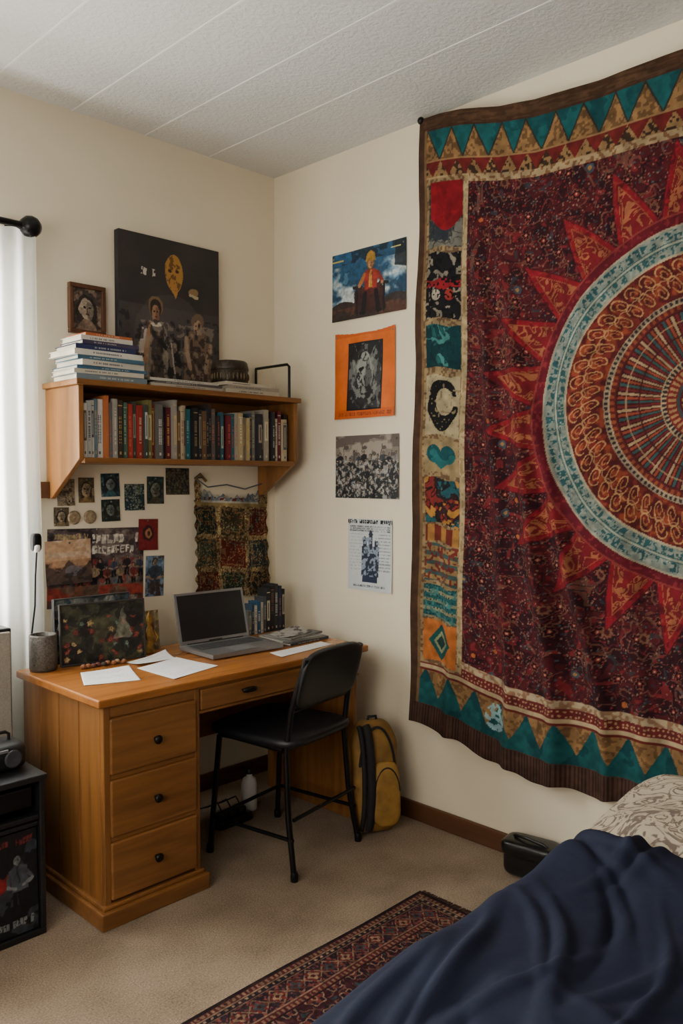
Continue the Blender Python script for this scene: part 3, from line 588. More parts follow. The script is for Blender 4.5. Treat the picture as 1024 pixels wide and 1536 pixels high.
    m=(t<.165); p.fill(m,teal); p.fill(m&(n>.56),(18,70,74)); p.fill(m&((.165-t)/.108<tr),gold); p.fill(m&((.165-t)/.108<tr)&(lace>.5),(98,70,42)); p.fill(m&(np.abs((.165-t)/.108-tr)<.06),(46,44,38))
    m=(t>.165)&(t<.225); p.fill(m,(98,28,28)); f2=s/.072-np.floor(s/.072); t2=1-np.abs(2*f2-1); p.fill(m&((.225-t)/.055<t2),(130,100,62)); p.fill(m&((.225-t)/.055<t2)&(lace>.55),(54,38,28)); p.fill(m&((t-.165)<.006),(134,102,66))
    m=(t>.225)&(t<.25); p.fill(m,(150,128,94)); p.fill(m&(lace>.62),(112,80,52))
    p.fill(t<.057,(66,44,30)); p.fill((t<.05)&(vn(s*30,t*200,14)>.5),(80,56,38))
    m=(t>1.985)&(t<2.01); p.fill(m,(134,100,74)); p.fill(m&(lace>.5),(160,142,112)); m=(t>2.01)&(t<2.05); p.fill(m,(100,32,34)); p.fill(m&(lace2<.25),(156,124,88)); m=(t>2.045)&(t<2.058); p.fill(m,(160,140,106))
    m=(t>2.058); p.fill(m,(22,78,80)); p.fill(m&(n>.55),(18,64,68)); f3=(s+.05)/.115-np.floor((s+.05)/.115); t3=1-np.abs(2*f3-1); p.fill(m&((t-2.058)/.105<t3),gold); p.fill(m&((t-2.058)/.105<t3)&(lace>.55),(104,74,44)); p.fill(m&(t-2.058<.010),(96,30,30))
    p.fill(m&(np.hypot((s-.40),(t-2.12))<.05+.03*(n-.5))&(lace>.4),(124,156,160))
    for side in (0,1):
        q=s if side==0 else 2.16-s
        col=(q<.228)&(t>.23)&(t<2.04)
        p.fill(col,(136,114,80)); p.fill(col&(lace>.58),(98,74,50)); ii=col&(q>.052)&(q<.205)
        def blk(a0,a1,c): 
            mm=ii&(t>a0+.004*np.sin(q*50))&(t<a1+.004*np.sin(q*40)); p.fill(mm,c); return mm
        mm=blk(.25,.40,(88,76,56)); p.fill(mm&(lace>.5),(40,44,50))
        mm=blk(.38,.48,(40,46,52)); p.fill(mm&(n>.52),(104,104,96)); p.fill(mm&scroll,(70,66,60))
        mm=blk(.50,.74,(24,22,26)); p.fill(mm&(l1>.66),(124,116,102)); p.fill(mm&(np.abs(t-.615)<.016+.006*np.sin(q*60)),(130,24,32)); p.fill(mm&(np.hypot(q-.10,t-.655)<.02),(170,160,140)); p.fill(mm&(np.hypot(q-.16,t-.655)<.02),(140,44,38)); p.fill(mm&(lace<.3),(14,14,16))
        mm=blk(.765,.92,(28,82,82)); p.fill(mm&(l1>.6),(58,118,112)); p.fill(mm&(n<.44),(16,52,56)); p.fill(mm&scroll,(20,40,44),.7)
        mm=blk(.95,1.17,(150,136,104)); rr=np.hypot((q-.13)/.068,(t-1.055)/.095); th=np.arctan2(t-1.055,q-.13); p.fill(mm&(rr<1+.05*np.sin(th*5)),(20,19,20)); p.fill(mm&(np.hypot((q-.142)/.040,(t-1.045)/.050)<1),(150,136,104)); p.fill(mm&(rr<1.05)&(q>.15)&(np.abs(t-1.04)<.018),(150,136,104)); p.fill(mm&(lace>.8),(120,104,76))
        mm=blk(1.19,1.31,(136,116,80)); e=np.abs(q-.128)/.072+np.abs(t-1.245)/.05; hd=(np.hypot((np.abs(q-.128)-.032)/.034,(t-1.24)/.034)<1)|((e<1)&(t>1.245)); p.fill(mm&hd,(20,66,70)); p.fill(mm&hd&(n>.55),(30,90,92))
        mm=blk(1.33,1.50,(44,30,32)); p.fill(mm&(n>.54),(118,38,34)); p.fill(mm&(n<.42),(32,80,88)); p.fill(mm&(l1>.68),(160,112,44)); p.fill(mm&scroll,(24,22,26),.8)
        mm=blk(1.51,1.57,(104,38,32)); p.fill(mm&(np.floor(q/.03).astype(int)%2==0),(150,104,48))
        mm=blk(1.58,1.72,(54,78,76)); p.fill(mm&((t*28)%1>.5),(134,106,64)); p.fill(mm&(lace>.6),(104,38,34))
        mm=blk(1.735,1.86,(30,84,86)); p.fill(mm&((t*30)%1>.6),(126,120,90)); p.fill(mm&(lace2<.22),(20,46,50)); p.fill(mm&(lace>.66),(60,110,106))
        mm=blk(1.87,2.025,(172,94,38)); e=np.abs(q-.128)/.055+np.abs(t-1.948)/.07; p.fill(mm&(e<1),(24,74,72)); p.fill(mm&(e<.62),(128,134,96)); p.fill(mm&(e<.4),(28,52,52))
        rb=(q>.06)&(q<.205)&(t>.245)&(t<.37+.05*np.sin(np.clip((q-.06)/.145,0,1)*math.pi)); 
        if side==0: p.fill(rb,(130,18,28)); p.fill(rb&(n>.5),(110,14,24),.7)
        p.fill((q>.208)&(q<.228)&(t>.25)&(t<2.0)&(lace>.35),(164,142,104)); 
        p.fill((q<.03)&(t>.05),(70,48,34)); p.fill((q>.03)&(q<.042)&(t>.05)&(t<2.2),(112,86,56))
    p.fill((t>2.195),(74,50,40)); p.fill((t>2.2)&(np.sin(s*520)>.2),(50,32,26))
    p.desat(.08,.93)
    p.mul(.78+.44*fbm(s*40,t*40,91,3)); return p.c
def tap_top(s): return np.interp(s,[0,.1,.2,.35,.5,.75,1.08,1.5,1.9,2.16],[2.685,2.675,2.66,2.625,2.60,2.592,2.59,2.60,2.64,2.685])
def tap_place(U,V):
    s=U*2.16; t=(1-V)*2.28; z=tap_top(s)-t
    y=-.885-s+.035*(t/2.28)*(1-U)
    w=np.clip(t/1.2,0,1)
    def ridge(q,wd): return np.exp(-(q/wd)**2)
    g_=np.clip((t-.25)/1.75,0,1)
    f=.034*ridge(s-(.25+.20*g_),.032)*np.clip((t-.25)/.5,0,1)
    f+=.048*ridge(s-(.33+.30*g_),.034)*np.clip((t-.4)/.8,0,1)*(1-.4*np.clip((t-1.9)/.3,0,1))
    f+=.040*ridge(s-(.28+.52*g_),.028)*np.clip((t-.8)/.6,0,1)*(1-.4*np.clip((t-1.9)/.3,0,1))
    f+=.026*ridge(s-(.66+.26*g_),.04)*np.clip((t-1.2)/.6,0,1)
    f+=.022*ridge(s-(.12+.06*g_),.03)*np.clip((t-1.3)/.5,0,1)
    f+=.014*np.sin(s*9+t*1.6)*w+.008*np.sin(s*23-t*2.3)*w+.005*np.sin(t*11+s*6)+.010*(fbm(s*5,t*4,9)-.5)
    f+=.010*np.abs(np.sin((s)*math.pi/.36))*np.clip(1-t/.5,0,1)
    x=-.040-f-.010*np.clip((t-1.9)/.38,0,1)*(1+np.sin(s*12))
    x=np.maximum(np.minimum(x,-.012),-.118)
    z=z+.006*np.sin(s*31)*np.clip((t-2.2)/.08,0,1)
    return np.stack([x,y,z],1)
g=group('mandala_tapestry',(-.04,-1.95,1.5))
sheet('cloth',760,800,tap_paint,tap_place,M_cloth,None,g)
b=MB(); b.sell((-.04,-.89,2.68),(.014,.014,.014),0,(.02,.02,.02),1,1,16,10); b.tube([(-.001,-.89,2.68),(-.04,-.89,2.68)],.005); b.obj('pin',[M_black],g)
# ================================================================ DESK
g=group('wooden_desk',(-.72,-.43,.35))
DX0,DX1,DY0,DY1,DT=-1.29,-.13,-.71,-.15,.69
b=MB(); b.box((DX0,DY0,DT-.026),(DX1,DY1,DT)); b.obj('desk_top',[M_top],g,.005)
b=MB(); b.box((-.93,DY0+.012,.575),(DX1-.04,DY0+.03,.585)); b.box((-.93,DY0+.012,.655),(DX1-.04,DY0+.03,.664)); b.obj('apron',[W[0]],g,.002)
px0,px1=DX0+.02,-.925
b=MB(); 
n=4
for k in range(n):
    ya=DY0+.03+(DY1-.01-(DY0+.03))*k/n; yb_=DY0+.03+(DY1-.01-(DY0+.03))*(k+1)/n
    b.box((px0,ya+.0015,.03),(px0+.016,yb_-.0015,.664))
b.box((px1-.016,DY0+.03,.03),(px1,DY1-.01,.664)); b.box((px0,DY0+.010,.03),(px0+.022,DY0+.032,.664)); b.box((px1-.02,DY0+.010,.03),(px1,DY0+.032,.664))
b.box((-.185,DY0+.03,.0),(-.165,DY1-.01,.664)); 
b.obj('side_panels',[W[2]],g,.003)
b=MB(); b.box((px0+.003,DY0+.036,.03),(px1-.017,DY1-.02,.66)); b.obj('carcass_core',[pm('drawer_gap',(60,34,14),.8)],g)
b=MB(); b.box((px0-.022,DY0-.012,0),(px1+.022,DY1-.005,.052)); b.box((px0-.010,DY0+.002,.052),(px1+.010,DY1-.005,.066)); 
for za,zb in ((.626,.664),(.438,.455),(.250,.266)): b.box((px0+.02,DY0+.012,za),(px1-.018,DY0+.034,zb))
b.box((px1,DY1-.035,.30),(-.185,DY1-.02,.664)); b.obj('plinth_and_rails',[W[0]],g,.004)
b=MB()
for (za,zb) in ((.456,.626),(.266,.439),(.075,.250)):
    b.box((px0+.020,DY0+.003,za),(px1-.016,DY0+.034,zb))
b.obj('drawer_fronts',[W[0]],g,.006,3)
b=MB(); b.box((px1+.004,DY0+.006,.587),(-.42,DY0+.034,.655)); b.box((-.415,DY0+.006,.587),(-.19,DY0+.034,.655)); b.obj('middle_drawer',[W[0]],g,.004)
b=MB()
MY=Matrix(((1,0,0),(0,0,-1),(0,1,0)))
for z in (.536,.352,.165): b.lathe((-1.097,DY0+.004,z),[(.006,0),(.006,.012),(.013,.015),(.014,.021),(.009,.026),(0,.027)],M=MY)
b.sell((-.73,DY0-.008,.625),(.030,.010,.009),0,(0,0,0),.6,.8,20,10); b.tube([(-.752,DY0+.01,.625),(-.752,DY0-.008,.625)],.004); b.tube([(-.708,DY0+.01,.625),(-.708,DY0-.008,.625)],.004)
b.obj('knobs',[pm('knob_bronze',(30,24,20),.35,.1,metal=.6)],g)
DZ=DT+.0005
def quad_paper(name,pts,z,curl,paint,res=40):
    pts=[np.array(p) for p in pts]
    def pl(U,V):
        q=(1-U)[:,None]*(1-V)[:,None]*pts[0]+U[:,None]*(1-V)[:,None]*pts[1]+U[:,None]*V[:,None]*pts[2]+(1-U)[:,None]*V[:,None]*pts[3]
        zz=z+curl*(U*V)**2+curl*.4*((1-U)*(1-V))**2
        return np.column_stack([q,zz])
    return sheet(name,res,res,paint,pl,M_paper,solid=.0006)
def wp(seed):
    def f(U,V):
        p=P(U,V,(232,230,228))
        for k in range(14): p.textline(.12,.85,.1+.055*k,.016,(170,170,175),seed+k,1.2,.5)
        return p.c
    return f
quad_paper('paper_sheet',[(-1.235,-.52),(-1.065,-.575),(-.995,-.385),(-1.155,-.345)],DZ+.0005,.006,wp(3))
quad_paper('paper_sheet',[(-.99,-.65),(-.765,-.585),(-.805,-.39),(-.985,-.42)],DZ+.0005,.006,wp(9),90)
quad_paper('paper_sheet',[(-.965,-.40),(-.80,-.375),(-.795,-.305),(-.965,-.315)],DZ+.0012,.02,wp(9))
g=group('laptop',(-.55,-.385,.71)); b=MB(); LM=Matrix.Translation((-.565,-.405,DZ+.004))@Matrix.Rotation(math.radians(-3),4,'Z')
b.M=LM; w,d=.318,.225
b.box((-w/2,-d/2,.0),(w/2,d/2,.015),0); 
for sx in(-1,1):
    for sy in(-1,1): b.lathe((sx*w*.42,sy*d*.4,-.004),[(.008,0),(.008,.005)],2,seg=10)
b.box((-w/2+.014,-.012,.0151),(w/2-.014,d/2-.022,.0155),1)
for r_ in range(5):
    for k in range(13):
        x=-w/2+.018+k*.0218; y=-.008+r_*.0172
        b.box((x,y,.0153),(x+.0188,y+.0142,.0172),2)
b.box((-.05,-d/2+.016,.0151),(.05,-.028,.0156),3)
b.M=None; b.obj('base',[M_alu,pm('kb_well',(110,110,110),.5),pm('keys',(70,70,72),.5),pm('trackpad',(160,160,160),.3,metal=.4)],g,.001)
b=MB(); b.M=LM@Matrix.Translation((0,d/2-.004,.015))@Matrix.Rotation(math.radians(-14),4,'X')
b.box((-w/2,0,0),(w/2,.007,.197),0); b.box((-w/2+.010,-.0008,.014),(w/2-.010,.001,.188),1); b.box((-.03,-.001,.004),(.03,.001,.008),2); b.tube([(-w/2+.03,.003,.0),(w/2-.03,.003,.0)],.005,2)
b.M=None; b.obj('lid',[M_alu,M_screen,M_plastic],g,.001)
def stand_pic(name,a,bb,h,lean,paint,fr,fc):
    g=group(name,(a[0],a[1],DT+.1)); a=Vector((a[0],a[1],DZ)); q=Vector((bb[0],bb[1],DZ)); ux=(q-a).normalized(); W_=(q-a).length; back=Vector((-ux.y,ux.x,0))
    upv=(Vector((0,0,1))*math.cos(lean)+back*math.sin(lean)); nrm=-back*math.cos(lean)+Vector((0,0,1))*math.sin(lean)
    M=Matrix(((ux.x,-nrm.x,upv.x,a.x),(ux.y,-nrm.y,upv.y,a.y),(ux.z,-nrm.z,upv.z,a.z),(0,0,0,1)))
    b=MB(); b.M=M; b.box((0,.003,0),(W_,.012,h)); 
    if fr: b.box((0,-.006,0),(W_,.003,fr));b.box((0,-.006,h-fr),(W_,.003,h));b.box((0,-.006,fr),(fr,.003,h-fr));b.box((W_-fr,-.006,fr),(W_,.003,h-fr))
    b.obj('frame',[fc],g,.002)
    def pl(U,V):
        P3=np.stack([fr*.8+(W_-fr*1.6)*U,0*U+.001,fr*.8+(h-fr*1.6)*V,np.ones_like(U)],1); return (P3@np.array(M).T)[:,:3]
    sheet('print',int(W_/.0022),int(h/.0022),paint,pl,M_paper,parent=g)
def floral(U,V):
    p=P(U*1.4,V,(34,34,28)); p.warp(.12,6,8); n=fbm(p.x*5,p.y*5,8); p.fill(n>.55,(58,58,42)); p.fill(n<.4,(26,20,20))
    d,h,dx,dy=cells(p.x*7,p.y*7,12,.8); a=np.arctan2(dy,dx); e=.34+.08*np.cos(a*5+h*9)
    for lo,hi,c,c2 in ((.35,.6,(84,32,28),(120,58,42)),(.6,.74,(120,96,60),(150,130,92)),(.78,.88,(50,66,66),(96,112,96))):
        m=(h>lo)&(h<hi)&(p.y<.75); p.fill(m&(d<e),c); p.fill(m&(d<e*.55),c2); p.fill(m&(d<e*.2),(40,24,20))
    p.fill(p.pol([(.85,.35),(1.2,.35),(1.15,.55),(1.05,.9),(.95,.6)]),(120,120,104),.6); p.mul(.55+.9*fbm(p.x*16,p.y*16,4)); return p.c
stand_pic('floral_picture',(-1.165,-.225),(-.865,-.285),.215,.08,floral,.006,pm('pic_dark',(40,34,30),.6))
stand_pic('collage_picture',(-1.16,-.168),(-.86,-.168),.228,.02,art('crowd',61,(110,112,110),[(60,60,60),(150,150,140),(40,60,70)],1.4),.004,pm('pic_grey',(60,60,60),.6))
def cardp(U,V):
    p=P(U*1.2,V,(134,116,86)); p.warp(.08,6,8); n=fbm(p.x*6,p.y*6,14); p.fill(n>.55,(166,150,114)); p.fill(p.ell(.7,.5,.28,.34),(104,112,108)); p.fill(p.ell(.7,.5,.2,.26),(130,54,42)); p.fill(p.ell(.7,.5,.1,.14),(180,162,130)); p.fill((U<.25)&(n<.5),(104,78,34)); p.mul(.7+.6*fbm(p.x*20,p.y*20,4)); return p.c
stand_pic('decorative_card',(-.84,-.20),(-.745,-.195),.15,.10,cardp,.0,pm('card_back',(130,112,88),.7))
b=MB(); b.lathe((-.825,-.245,DZ),[(0,0),(.020,0),(.022,.01),(.014,.02),(.02,.05),(.022,.07),(.012,.095),(.008,.105),(.015,.12),(.015,.135),(.006,.148),(.003,.16),(0,.162)],sx=1,sy=.7)
b.tube([(-.845,-.245,DZ+.085),(-.856,-.25,DZ+.06),(-.84,-.262,DZ+.045)],.005); b.tube([(-.805,-.245,DZ+.085),(-.792,-.25,DZ+.06),(-.81,-.262,DZ+.045)],.005)
b.obj('brass_figurine',[pm('brass_dull',(140,106,46),.4,.4,60,.6,90,metal=.6)])
b=MB(); b.lathe((-1.222,-.215,DZ),[(0,0),(.043,0),(.046,.01),(.046,.118),(.044,.122),(.038,.122),(.038,.02),(0,.018)],0)
b.obj('woven_pen_pot',[pm('woven_metal',(84,78,70),.5,.5,160,.8,200,metal=.3)])
b=MB()
for i in range(9):
    b.sell((-1.12+i*.018,-.30-.008*i*.2+.008*math.sin(i*3),DZ+.008),(.010,.010,.008),0,L(random.choice([(130,80,46),(96,54,46),(60,50,44),(150,124,90)])),1,1,10,8)
b.obj('dried_potpourri',[M_book])
b=MB(); Mx=Matrix.Translation((-.335,-.20,DZ)); x=0
for i,(w,h,c) in enumerate([(.016,.10,(110,118,112)),(.013,.125,(56,76,98)),(.015,.12,(180,176,164)),(.018,.135,(36,80,112)),(.013,.13,(168,160,144)),(.016,.15,(64,68,74)),(.02,.185,(32,32,34)),(.022,.195,(26,26,28)),(.02,.2,(40,40,42)),(.02,.19,(28,36,60)),(.016,.175,(24,24,26))]):
    book_v(b,x,w,-.02,.06,0,h,c,M=Mx,seed=200+i); x+=w+.001
b.obj('desk_books',[M_book])
def magp(seed,bg):
    def f(U,V):
        p=P(U*1.3,V,bg); n=fbm(p.x*5,p.y*5,seed); p.fill(n>.55,(180,176,170),.8); p.fill(n<.4,(56,56,60),.8)
        for k in range(9): p.textline(.1,.7,.08+.09*k,.03,(110,110,112),seed+k,1,.6)
        return p.c
    return f
b=MB(); 
for i,(cx,cy,w,d,h,c,ro) in enumerate([(-.262,-.42,.22,.18,.010,(60,60,64),4),(-.27,-.415,.21,.17,.008,(130,128,122),-5),(-.26,-.41,.20,.15,.007,(104,102,98),9)]):
    book_h(b,cx,cy,w,d,DZ+[0,.0104,.0188][i],h,c,ro,60+i)
b.obj('magazine_pile',[M_book])
quad_paper('newspaper',[(-.37,-.49),(-.17,-.45),(-.18,-.34),(-.36,-.36)],DZ+.027,.012,magp(5,(160,156,148)),70)
quad_paper('paper_sheet',[(-.52,-.64),(-.22,-.60),(-.23,-.545),(-.50,-.55)],DZ+.0005,.004,wp(14))
# ================================================================ CHAIR
g=group('folding_chair',(-.55,-.7,.4))
Bf=Vector((-.68,-.885,0)); r_=Vector((.985,.17,0)).normalized(); d_=Vector((-.17,.985,0)).normalized()
def C(a,f,z): return Bf+r_*a+d_*f+Vector((0,0,z))
wd=.38
b=MB(); R=.0105
for a,sg in ((0,1),(wd,-1)):
    b.tube([C(a,0,.001),C(a+sg*.012,.035,.2),C(a+sg*.02,.05,.42),C(a+sg*.022,.03,.56),C(a+sg*.03,-.03,.745)],R)
    b.tube([C(a,.385,.001),C(a+sg*.008,.37,.2),C(a+sg*.015,.35,.425),C(a+sg*.02,.30,.432),C(a+sg*.02,.06,.425)],R)
    b.tube([C(a+sg*.006,.01,.13),C(a+sg*.004,.37,.13)],.007)
    b.lathe(C(a,0,.0),[(.013,0),(.014,.02),(.011,.03)],seg=12); b.lathe(C(a,.385,.0),[(.013,0),(.014,.02),(.011,.03)],seg=12)
b.tube([C(.01,.37,.13),C(wd-.01,.37,.13)],.007); b.tube([C(.01,.01,.20),C(wd-.01,.01,.20)],.007); b.tube([C(.02,.06,.425),C(wd-.02,.06,.425)],R); b.tube([C(.02,.335,.43),C(wd-.02,.335,.43)],R); b.tube([C(.02,.03,.56),C(wd-.02,.03,.56)],.008)
b.obj('frame',[M_black],g)
Rz=Matrix(((r_.x,d_.x,0),(r_.y,d_.y,0),(0,0,1)))
b=MB(); b.sell(C(wd/2,.21,.448),(.195,.205,.022),0,(0,0,0),.5,.35,48,16,R=Rz); b.obj('seat',[M_vinyl],g)
b=MB(); Rb=Rz@Matrix.Rotation(math.radians(16),3,'X'); b.sell(C(wd/2,-.005,.660),(.172,.017,.104),0,(0,0,0),.4,.5,48,20,R=Rb,fn=lambda p:Vector((p.x,p.y+(-.35*(p.x**2)+.005),p.z))); b.obj('backrest',[M_vinyl],g)
# ================================================================ BACKPACK
g=group('yellow_backpack',(-.18,-.8,.2))
M_yel=pm('yellow_nylon',(132,96,38),.7,.35,14,.5,40,bdist=.006)
M_yel2=pm('yellow_nylon_pocket',(146,108,44),.7,.3,18,.5,60,bdist=.005)
M_blk=pm('black_nylon',(20,19,20),.8,.2,30,.3,300)
def bpf(p):
    k=(p.z/.21); w=1-.16*max(0,k)**2+.03*math.sin(p.z*60); return Vector((p.x*w,p.y*(1-.25*max(0,k))*(1+.05*math.sin(p.z*45+p.x*30)),p.z))
RB=Matrix.Rotation(math.radians(-28),3,'Z')@Matrix.Rotation(math.radians(-4),3,'X')
cB=Vector((-.190,-.790,.212))
b=MB(); b.sell(cB,(.096,.062,.209),0,(0,0,0),.45,.6,48,36,R=RB,fn=bpf)
b.sell(cB+RB@Vector((.030,-.058,-.06)),(.055,.022,.120),1,(0,0,0),.5,.6,32,20,R=RB,fn=bpf); b.obj('body',[M_yel,M_yel2],g)
b=MB()
for xx,rw in ((-.042,.016),(-.070,.009)):
    pts=[]
    for k in range(17):
        t=-1.25+2.6*k/16; pts.append(cB+RB@Vector((xx+.012*math.cos(t),-.066*max(.25,math.cos(t*.75))-.003,.20*math.sin(t))))
    b.tube(pts,rw)
pts=[cB+RB@Vector((.09*math.cos(t)*.8,-.052,.19*math.sin(t))) for t in np.linspace(-.9,math.pi*.92,24)]; b.tube(pts,.005)
b.tube([cB+RB@Vector((-.02,0,.195)),cB+RB@Vector((-.015,0,.220)),cB+RB@Vector((.015,0,.220)),cB+RB@Vector((.02,0,.195))],.006)
pts=[cB+RB@Vector((.030+.050*math.cos(t),-.074,-.06+.10*math.sin(t))) for t in np.linspace(.1,math.pi-.1,14)]; b.tube(pts,.003)
b.obj('straps_and_zips',[M_blk],g)
b=MB(); b.lathe((-.40,-.30,0),[(0,0),(.030,0),(.032,.004),(.032,.10),(.026,.125),(.012,.135),(.012,.145)],0); b.lathe((-.40,-.30,.145),[(.014,0),(.014,.02),(.008,.024)],1); b.box((-.43,-.306,.166),(-.39,-.294,.182),1); b.tube([(-.422,-.30,.166),(-.426,-.30,.140)],.003,1)
b.obj('spray_bottle',[M_white,M_plastic])
g=group('power_strip',(-.54,-.36,.02)); b=MB(); b.sell((-.54,-.37,.018),(.085,.03,.0175),0,(0,0,0),.3,.3,24,12)
for k in range(3): b.sell((-.59+k*.045,-.37,.045),(.018,.018,.016),0,(0,0,0),.4,.4,16,10); b.tube([(-.59+k*.045,-.37,.06),(-.59+k*.045,-.34,.09),(-.58+k*.03,-.27,.05),(-.57+k*.02,-.2,.02)],.003)
b.obj('strip_body',[M_plastic],g)
# ================================================================ LEFT CORNER GEAR
g=group('stereo_cabinet',(-1.58,-.44,.25)); b=MB(); X0,X1,Y0,Y1=-1.78,-1.405,-.60,-.275
b.box((X0,Y0,.0),(X1,Y1,.02)); b.box((X0,Y0,.02),(X0+.016,Y1,.46)); b.box((X1-.016,Y0,.02),(X1,Y1,.46)); b.box((X0,Y0-.006,.46),(X1+.006,Y1,.478)); b.box((X0+.016,Y1-.01,.02),(X1-.016,Y1,.46)); b.box((X0+.016,Y0+.01,.325),(X1-.016,Y1-.01,.338)); b.box((X0+.016,Y0+.004,.345),(X1-.016,Y0+.03,.36))
b.obj('cabinet',[M_plastic],g,.003)
b=MB(); b.box((X0+.03,Y0+.02,.382),(X1-.03,Y1-.03,.44)); b.obj('amplifier',[M_black],g,.003)
def rec(U,V):
    p=P(U*1.2,V,(20,20,24)); p.warp(.07,8,4); n=fbm(p.x*6,p.y*6,23); p.fill(n>.62,(50,54,60)); p.fill(p.ell(.75,.6,.13,.17)&(n>.42),(120,30,30)); p.person(1.0,.2,.6,(120,120,120),(70,74,80),(20,20,20)); p.textline(.3,1.15,.08,.06,(120,120,120),4); p.textline(.4,1.15,.88,.06,(100,36,36),5); p.mul(.6+.7*fbm(p.x*20,p.y*20,3)); return p.c
def recpl(U,V): return np.stack([X0+.02+(X1-X0-.04)*U,Y0+.008+0*U+.01*V,.024+.295*V],1)
sheet('record_sleeve',160,130,rec,recpl,M_paper,parent=g)
g=group('portable_radio',(-1.52,-.45,.52)); b=MB(); b.sell((-1.50,-.46,.4785+.040),(.085,.065,.040),0,(0,0,0),.4,.4,32,16); b.tube([(-1.55,-.46,.545),(-1.55,-.46,.575),(-1.54,-.46,.582),(-1.46,-.46,.582),(-1.45,-.46,.575),(-1.45,-.46,.545)],.005)
b.lathe((-1.535,-.524,.517),[(.026,0),(.026,.006),(.020,.006),(.0,.002)],1,M=MY,seg=24); b.lathe((-1.465,-.524,.517),[(.026,0),(.026,.006),(.020,.006),(.0,.002)],1,M=MY,seg=24); b.box((-1.52,-.529,.540),(-1.48,-.515,.547),2)
b.obj('radio_body',[M_plastic,pm('speaker_cone',(50,50,54),.6),M_alu],g)
g=group('tower_speaker',(-1.46,-.19,.43)); b=MB(); b.box((-1.55,-.25,0),(-1.345,-.125,.855)); b.obj('enclosure',[M_plastic],g,.006); b=MB(); b.box((-1.54,-.262,.03),(-1.352,-.2505,.845)); b.obj('grille',[pm('grille_cloth',(150,142,130),.95,.15,200,.5,500)],g,.005)
b=MB(); b.tube([(-1.148,-.008,1.31),(-1.148,-.008,.0)],.007); b.obj('wall_conduit',[M_rod])
g=group('power_cable',(-1.20,-.135,1.0)); b=MB()
b.tube([(-1.205,-.14,1.09),(-1.21,-.138,1.0),(-1.213,-.138,.9),(-1.225,-.135,.8),(-1.235,-.135,.6),(-1.24,-.135,.3),(-1.27,-.13,.004)],.003); b.obj('cable',[M_rod],g)
b=MB(); b.sell((-1.205,-.135,1.12),(.018,.018,.032),0,(0,0,0),.5,.7,16,12); b.sell((-1.207,-.142,1.10),(.011,.016,.014),1,(0,0,0),.6,.7,16,12); b.obj('plug',[M_rod,M_white],g)
# ================================================================ RUG
RW=.575
def rug_paint(U,V):
    x=U*2.2; y=V*RW; p=P(x,y,(54,20,26)); n=fbm(x*30,y*30,3); e=np.minimum(np.minimum(x,2.2-x),np.minimum(y,RW-y))
    wx=x+.008*(fbm(x*50,y*50,30)-.5); wy=y+.008*(fbm(x*50+5,y*50,33)-.5)
    d,h,dx,dy=cells(wx*13,wy*13,4,.3); a=np.arctan2(dy,dx)
    p.fill((d<.42+.06*np.cos(a*8)),(34,22,34)); p.fill(np.abs(d-.34-.05*np.cos(a*6))<.03,(128,98,76)); p.fill((d<.24+.07*np.cos(a*4)),(96,44,38)); p.fill((d<.13),(138,108,82)); p.fill((d<.07),(70,22,26)); 
    r2=vn(wx*60,wy*60,9); p.fill((d>.44)&(np.abs(r2-.5)<.07),(110,78,62),.8); p.fill((d>.44)&(r2>.8),(46,60,64))
    bands=[(0,.012,(30,18,20)),(.012,.028,(70,28,30)),(.028,.033,(120,96,76)),(.033,.048,(32,22,30)),(.048,.052,(110,84,66)),(.052,.125,(38,24,34)),(.125,.130,(120,96,76)),(.130,.150,(78,28,30)),(.150,.155,(30,20,24))]
    for a0,a1,c in bands: p.fill((e>=a0)&(e<a1),c)
    along=np.where((np.minimum(x,2.2-x)<np.minimum(y,RW-y)),wy,wx)
    k=along/.062; f=k-np.floor(k); du=(f-.5)*.062; dv=e+wy-y-.088; q=np.hypot(du,dv); th=np.arctan2(dv,du); par=(np.floor(k).astype(int)%2==0); inb=(e>.052)&(e<.125)
    p.fill(inb&(np.abs(np.abs(du)+np.abs(dv)-.031)<.003),(120,94,72)); p.fill(inb&(q<.021+.005*np.cos(th*6)),(96,36,34)); p.fill(inb&(q<.014+.004*np.cos(th*4))&par,(130,106,82)); p.fill(inb&(q<.014+.004*np.cos(th*4))&~par,(48,62,66)); p.fill(inb&(q<.006),(60,20,26)); p.fill(inb&(q>.03)&(vn(wx*150,wy*150,5)>.6),(104,54,46))
    f2=(along/.016)%1; p.fill((e>.015)&(e<.026)&(f2<.5),(116,90,70)); p.fill((e>.036)&(e<.045)&(((along/.022)%1)<.4),(130,106,84)); p.fill((e>.134)&(e<.146)&(f2<.45),(116,90,70))
    p.fill(n>.6,(120,90,74),.12); p.mul(.60+.66*fbm(x*110,y*110,7,2)); return p.c
def rug_place(U,V): return np.stack([-2.65+2.2*U,-1.235-RW+RW*V,.009+.003*np.sin(U*20)*np.sin(V*7)],1)
g=group('persian_rug',(-1.55,-1.5,.01))
sheet('pile',850,230,rug_paint,rug_place,M_cloth,parent=g)
b=MB(); b.box((-2.65,-1.235-RW,.0005),(-.45,-1.235,.006),0,L((60,40,36)))
for k in range(90):
    y=-1.235-RW+RW*(k+.5)/90; b.tube([(-.452,y,.006),(-.435,y+random.uniform(-.003,.003),.004),(-.428,y+random.uniform(-.004,.004),.003)],.0018,0,L((84,62,54)),seg=5)
b.obj('backing_and_fringe',[M_cloth],g)
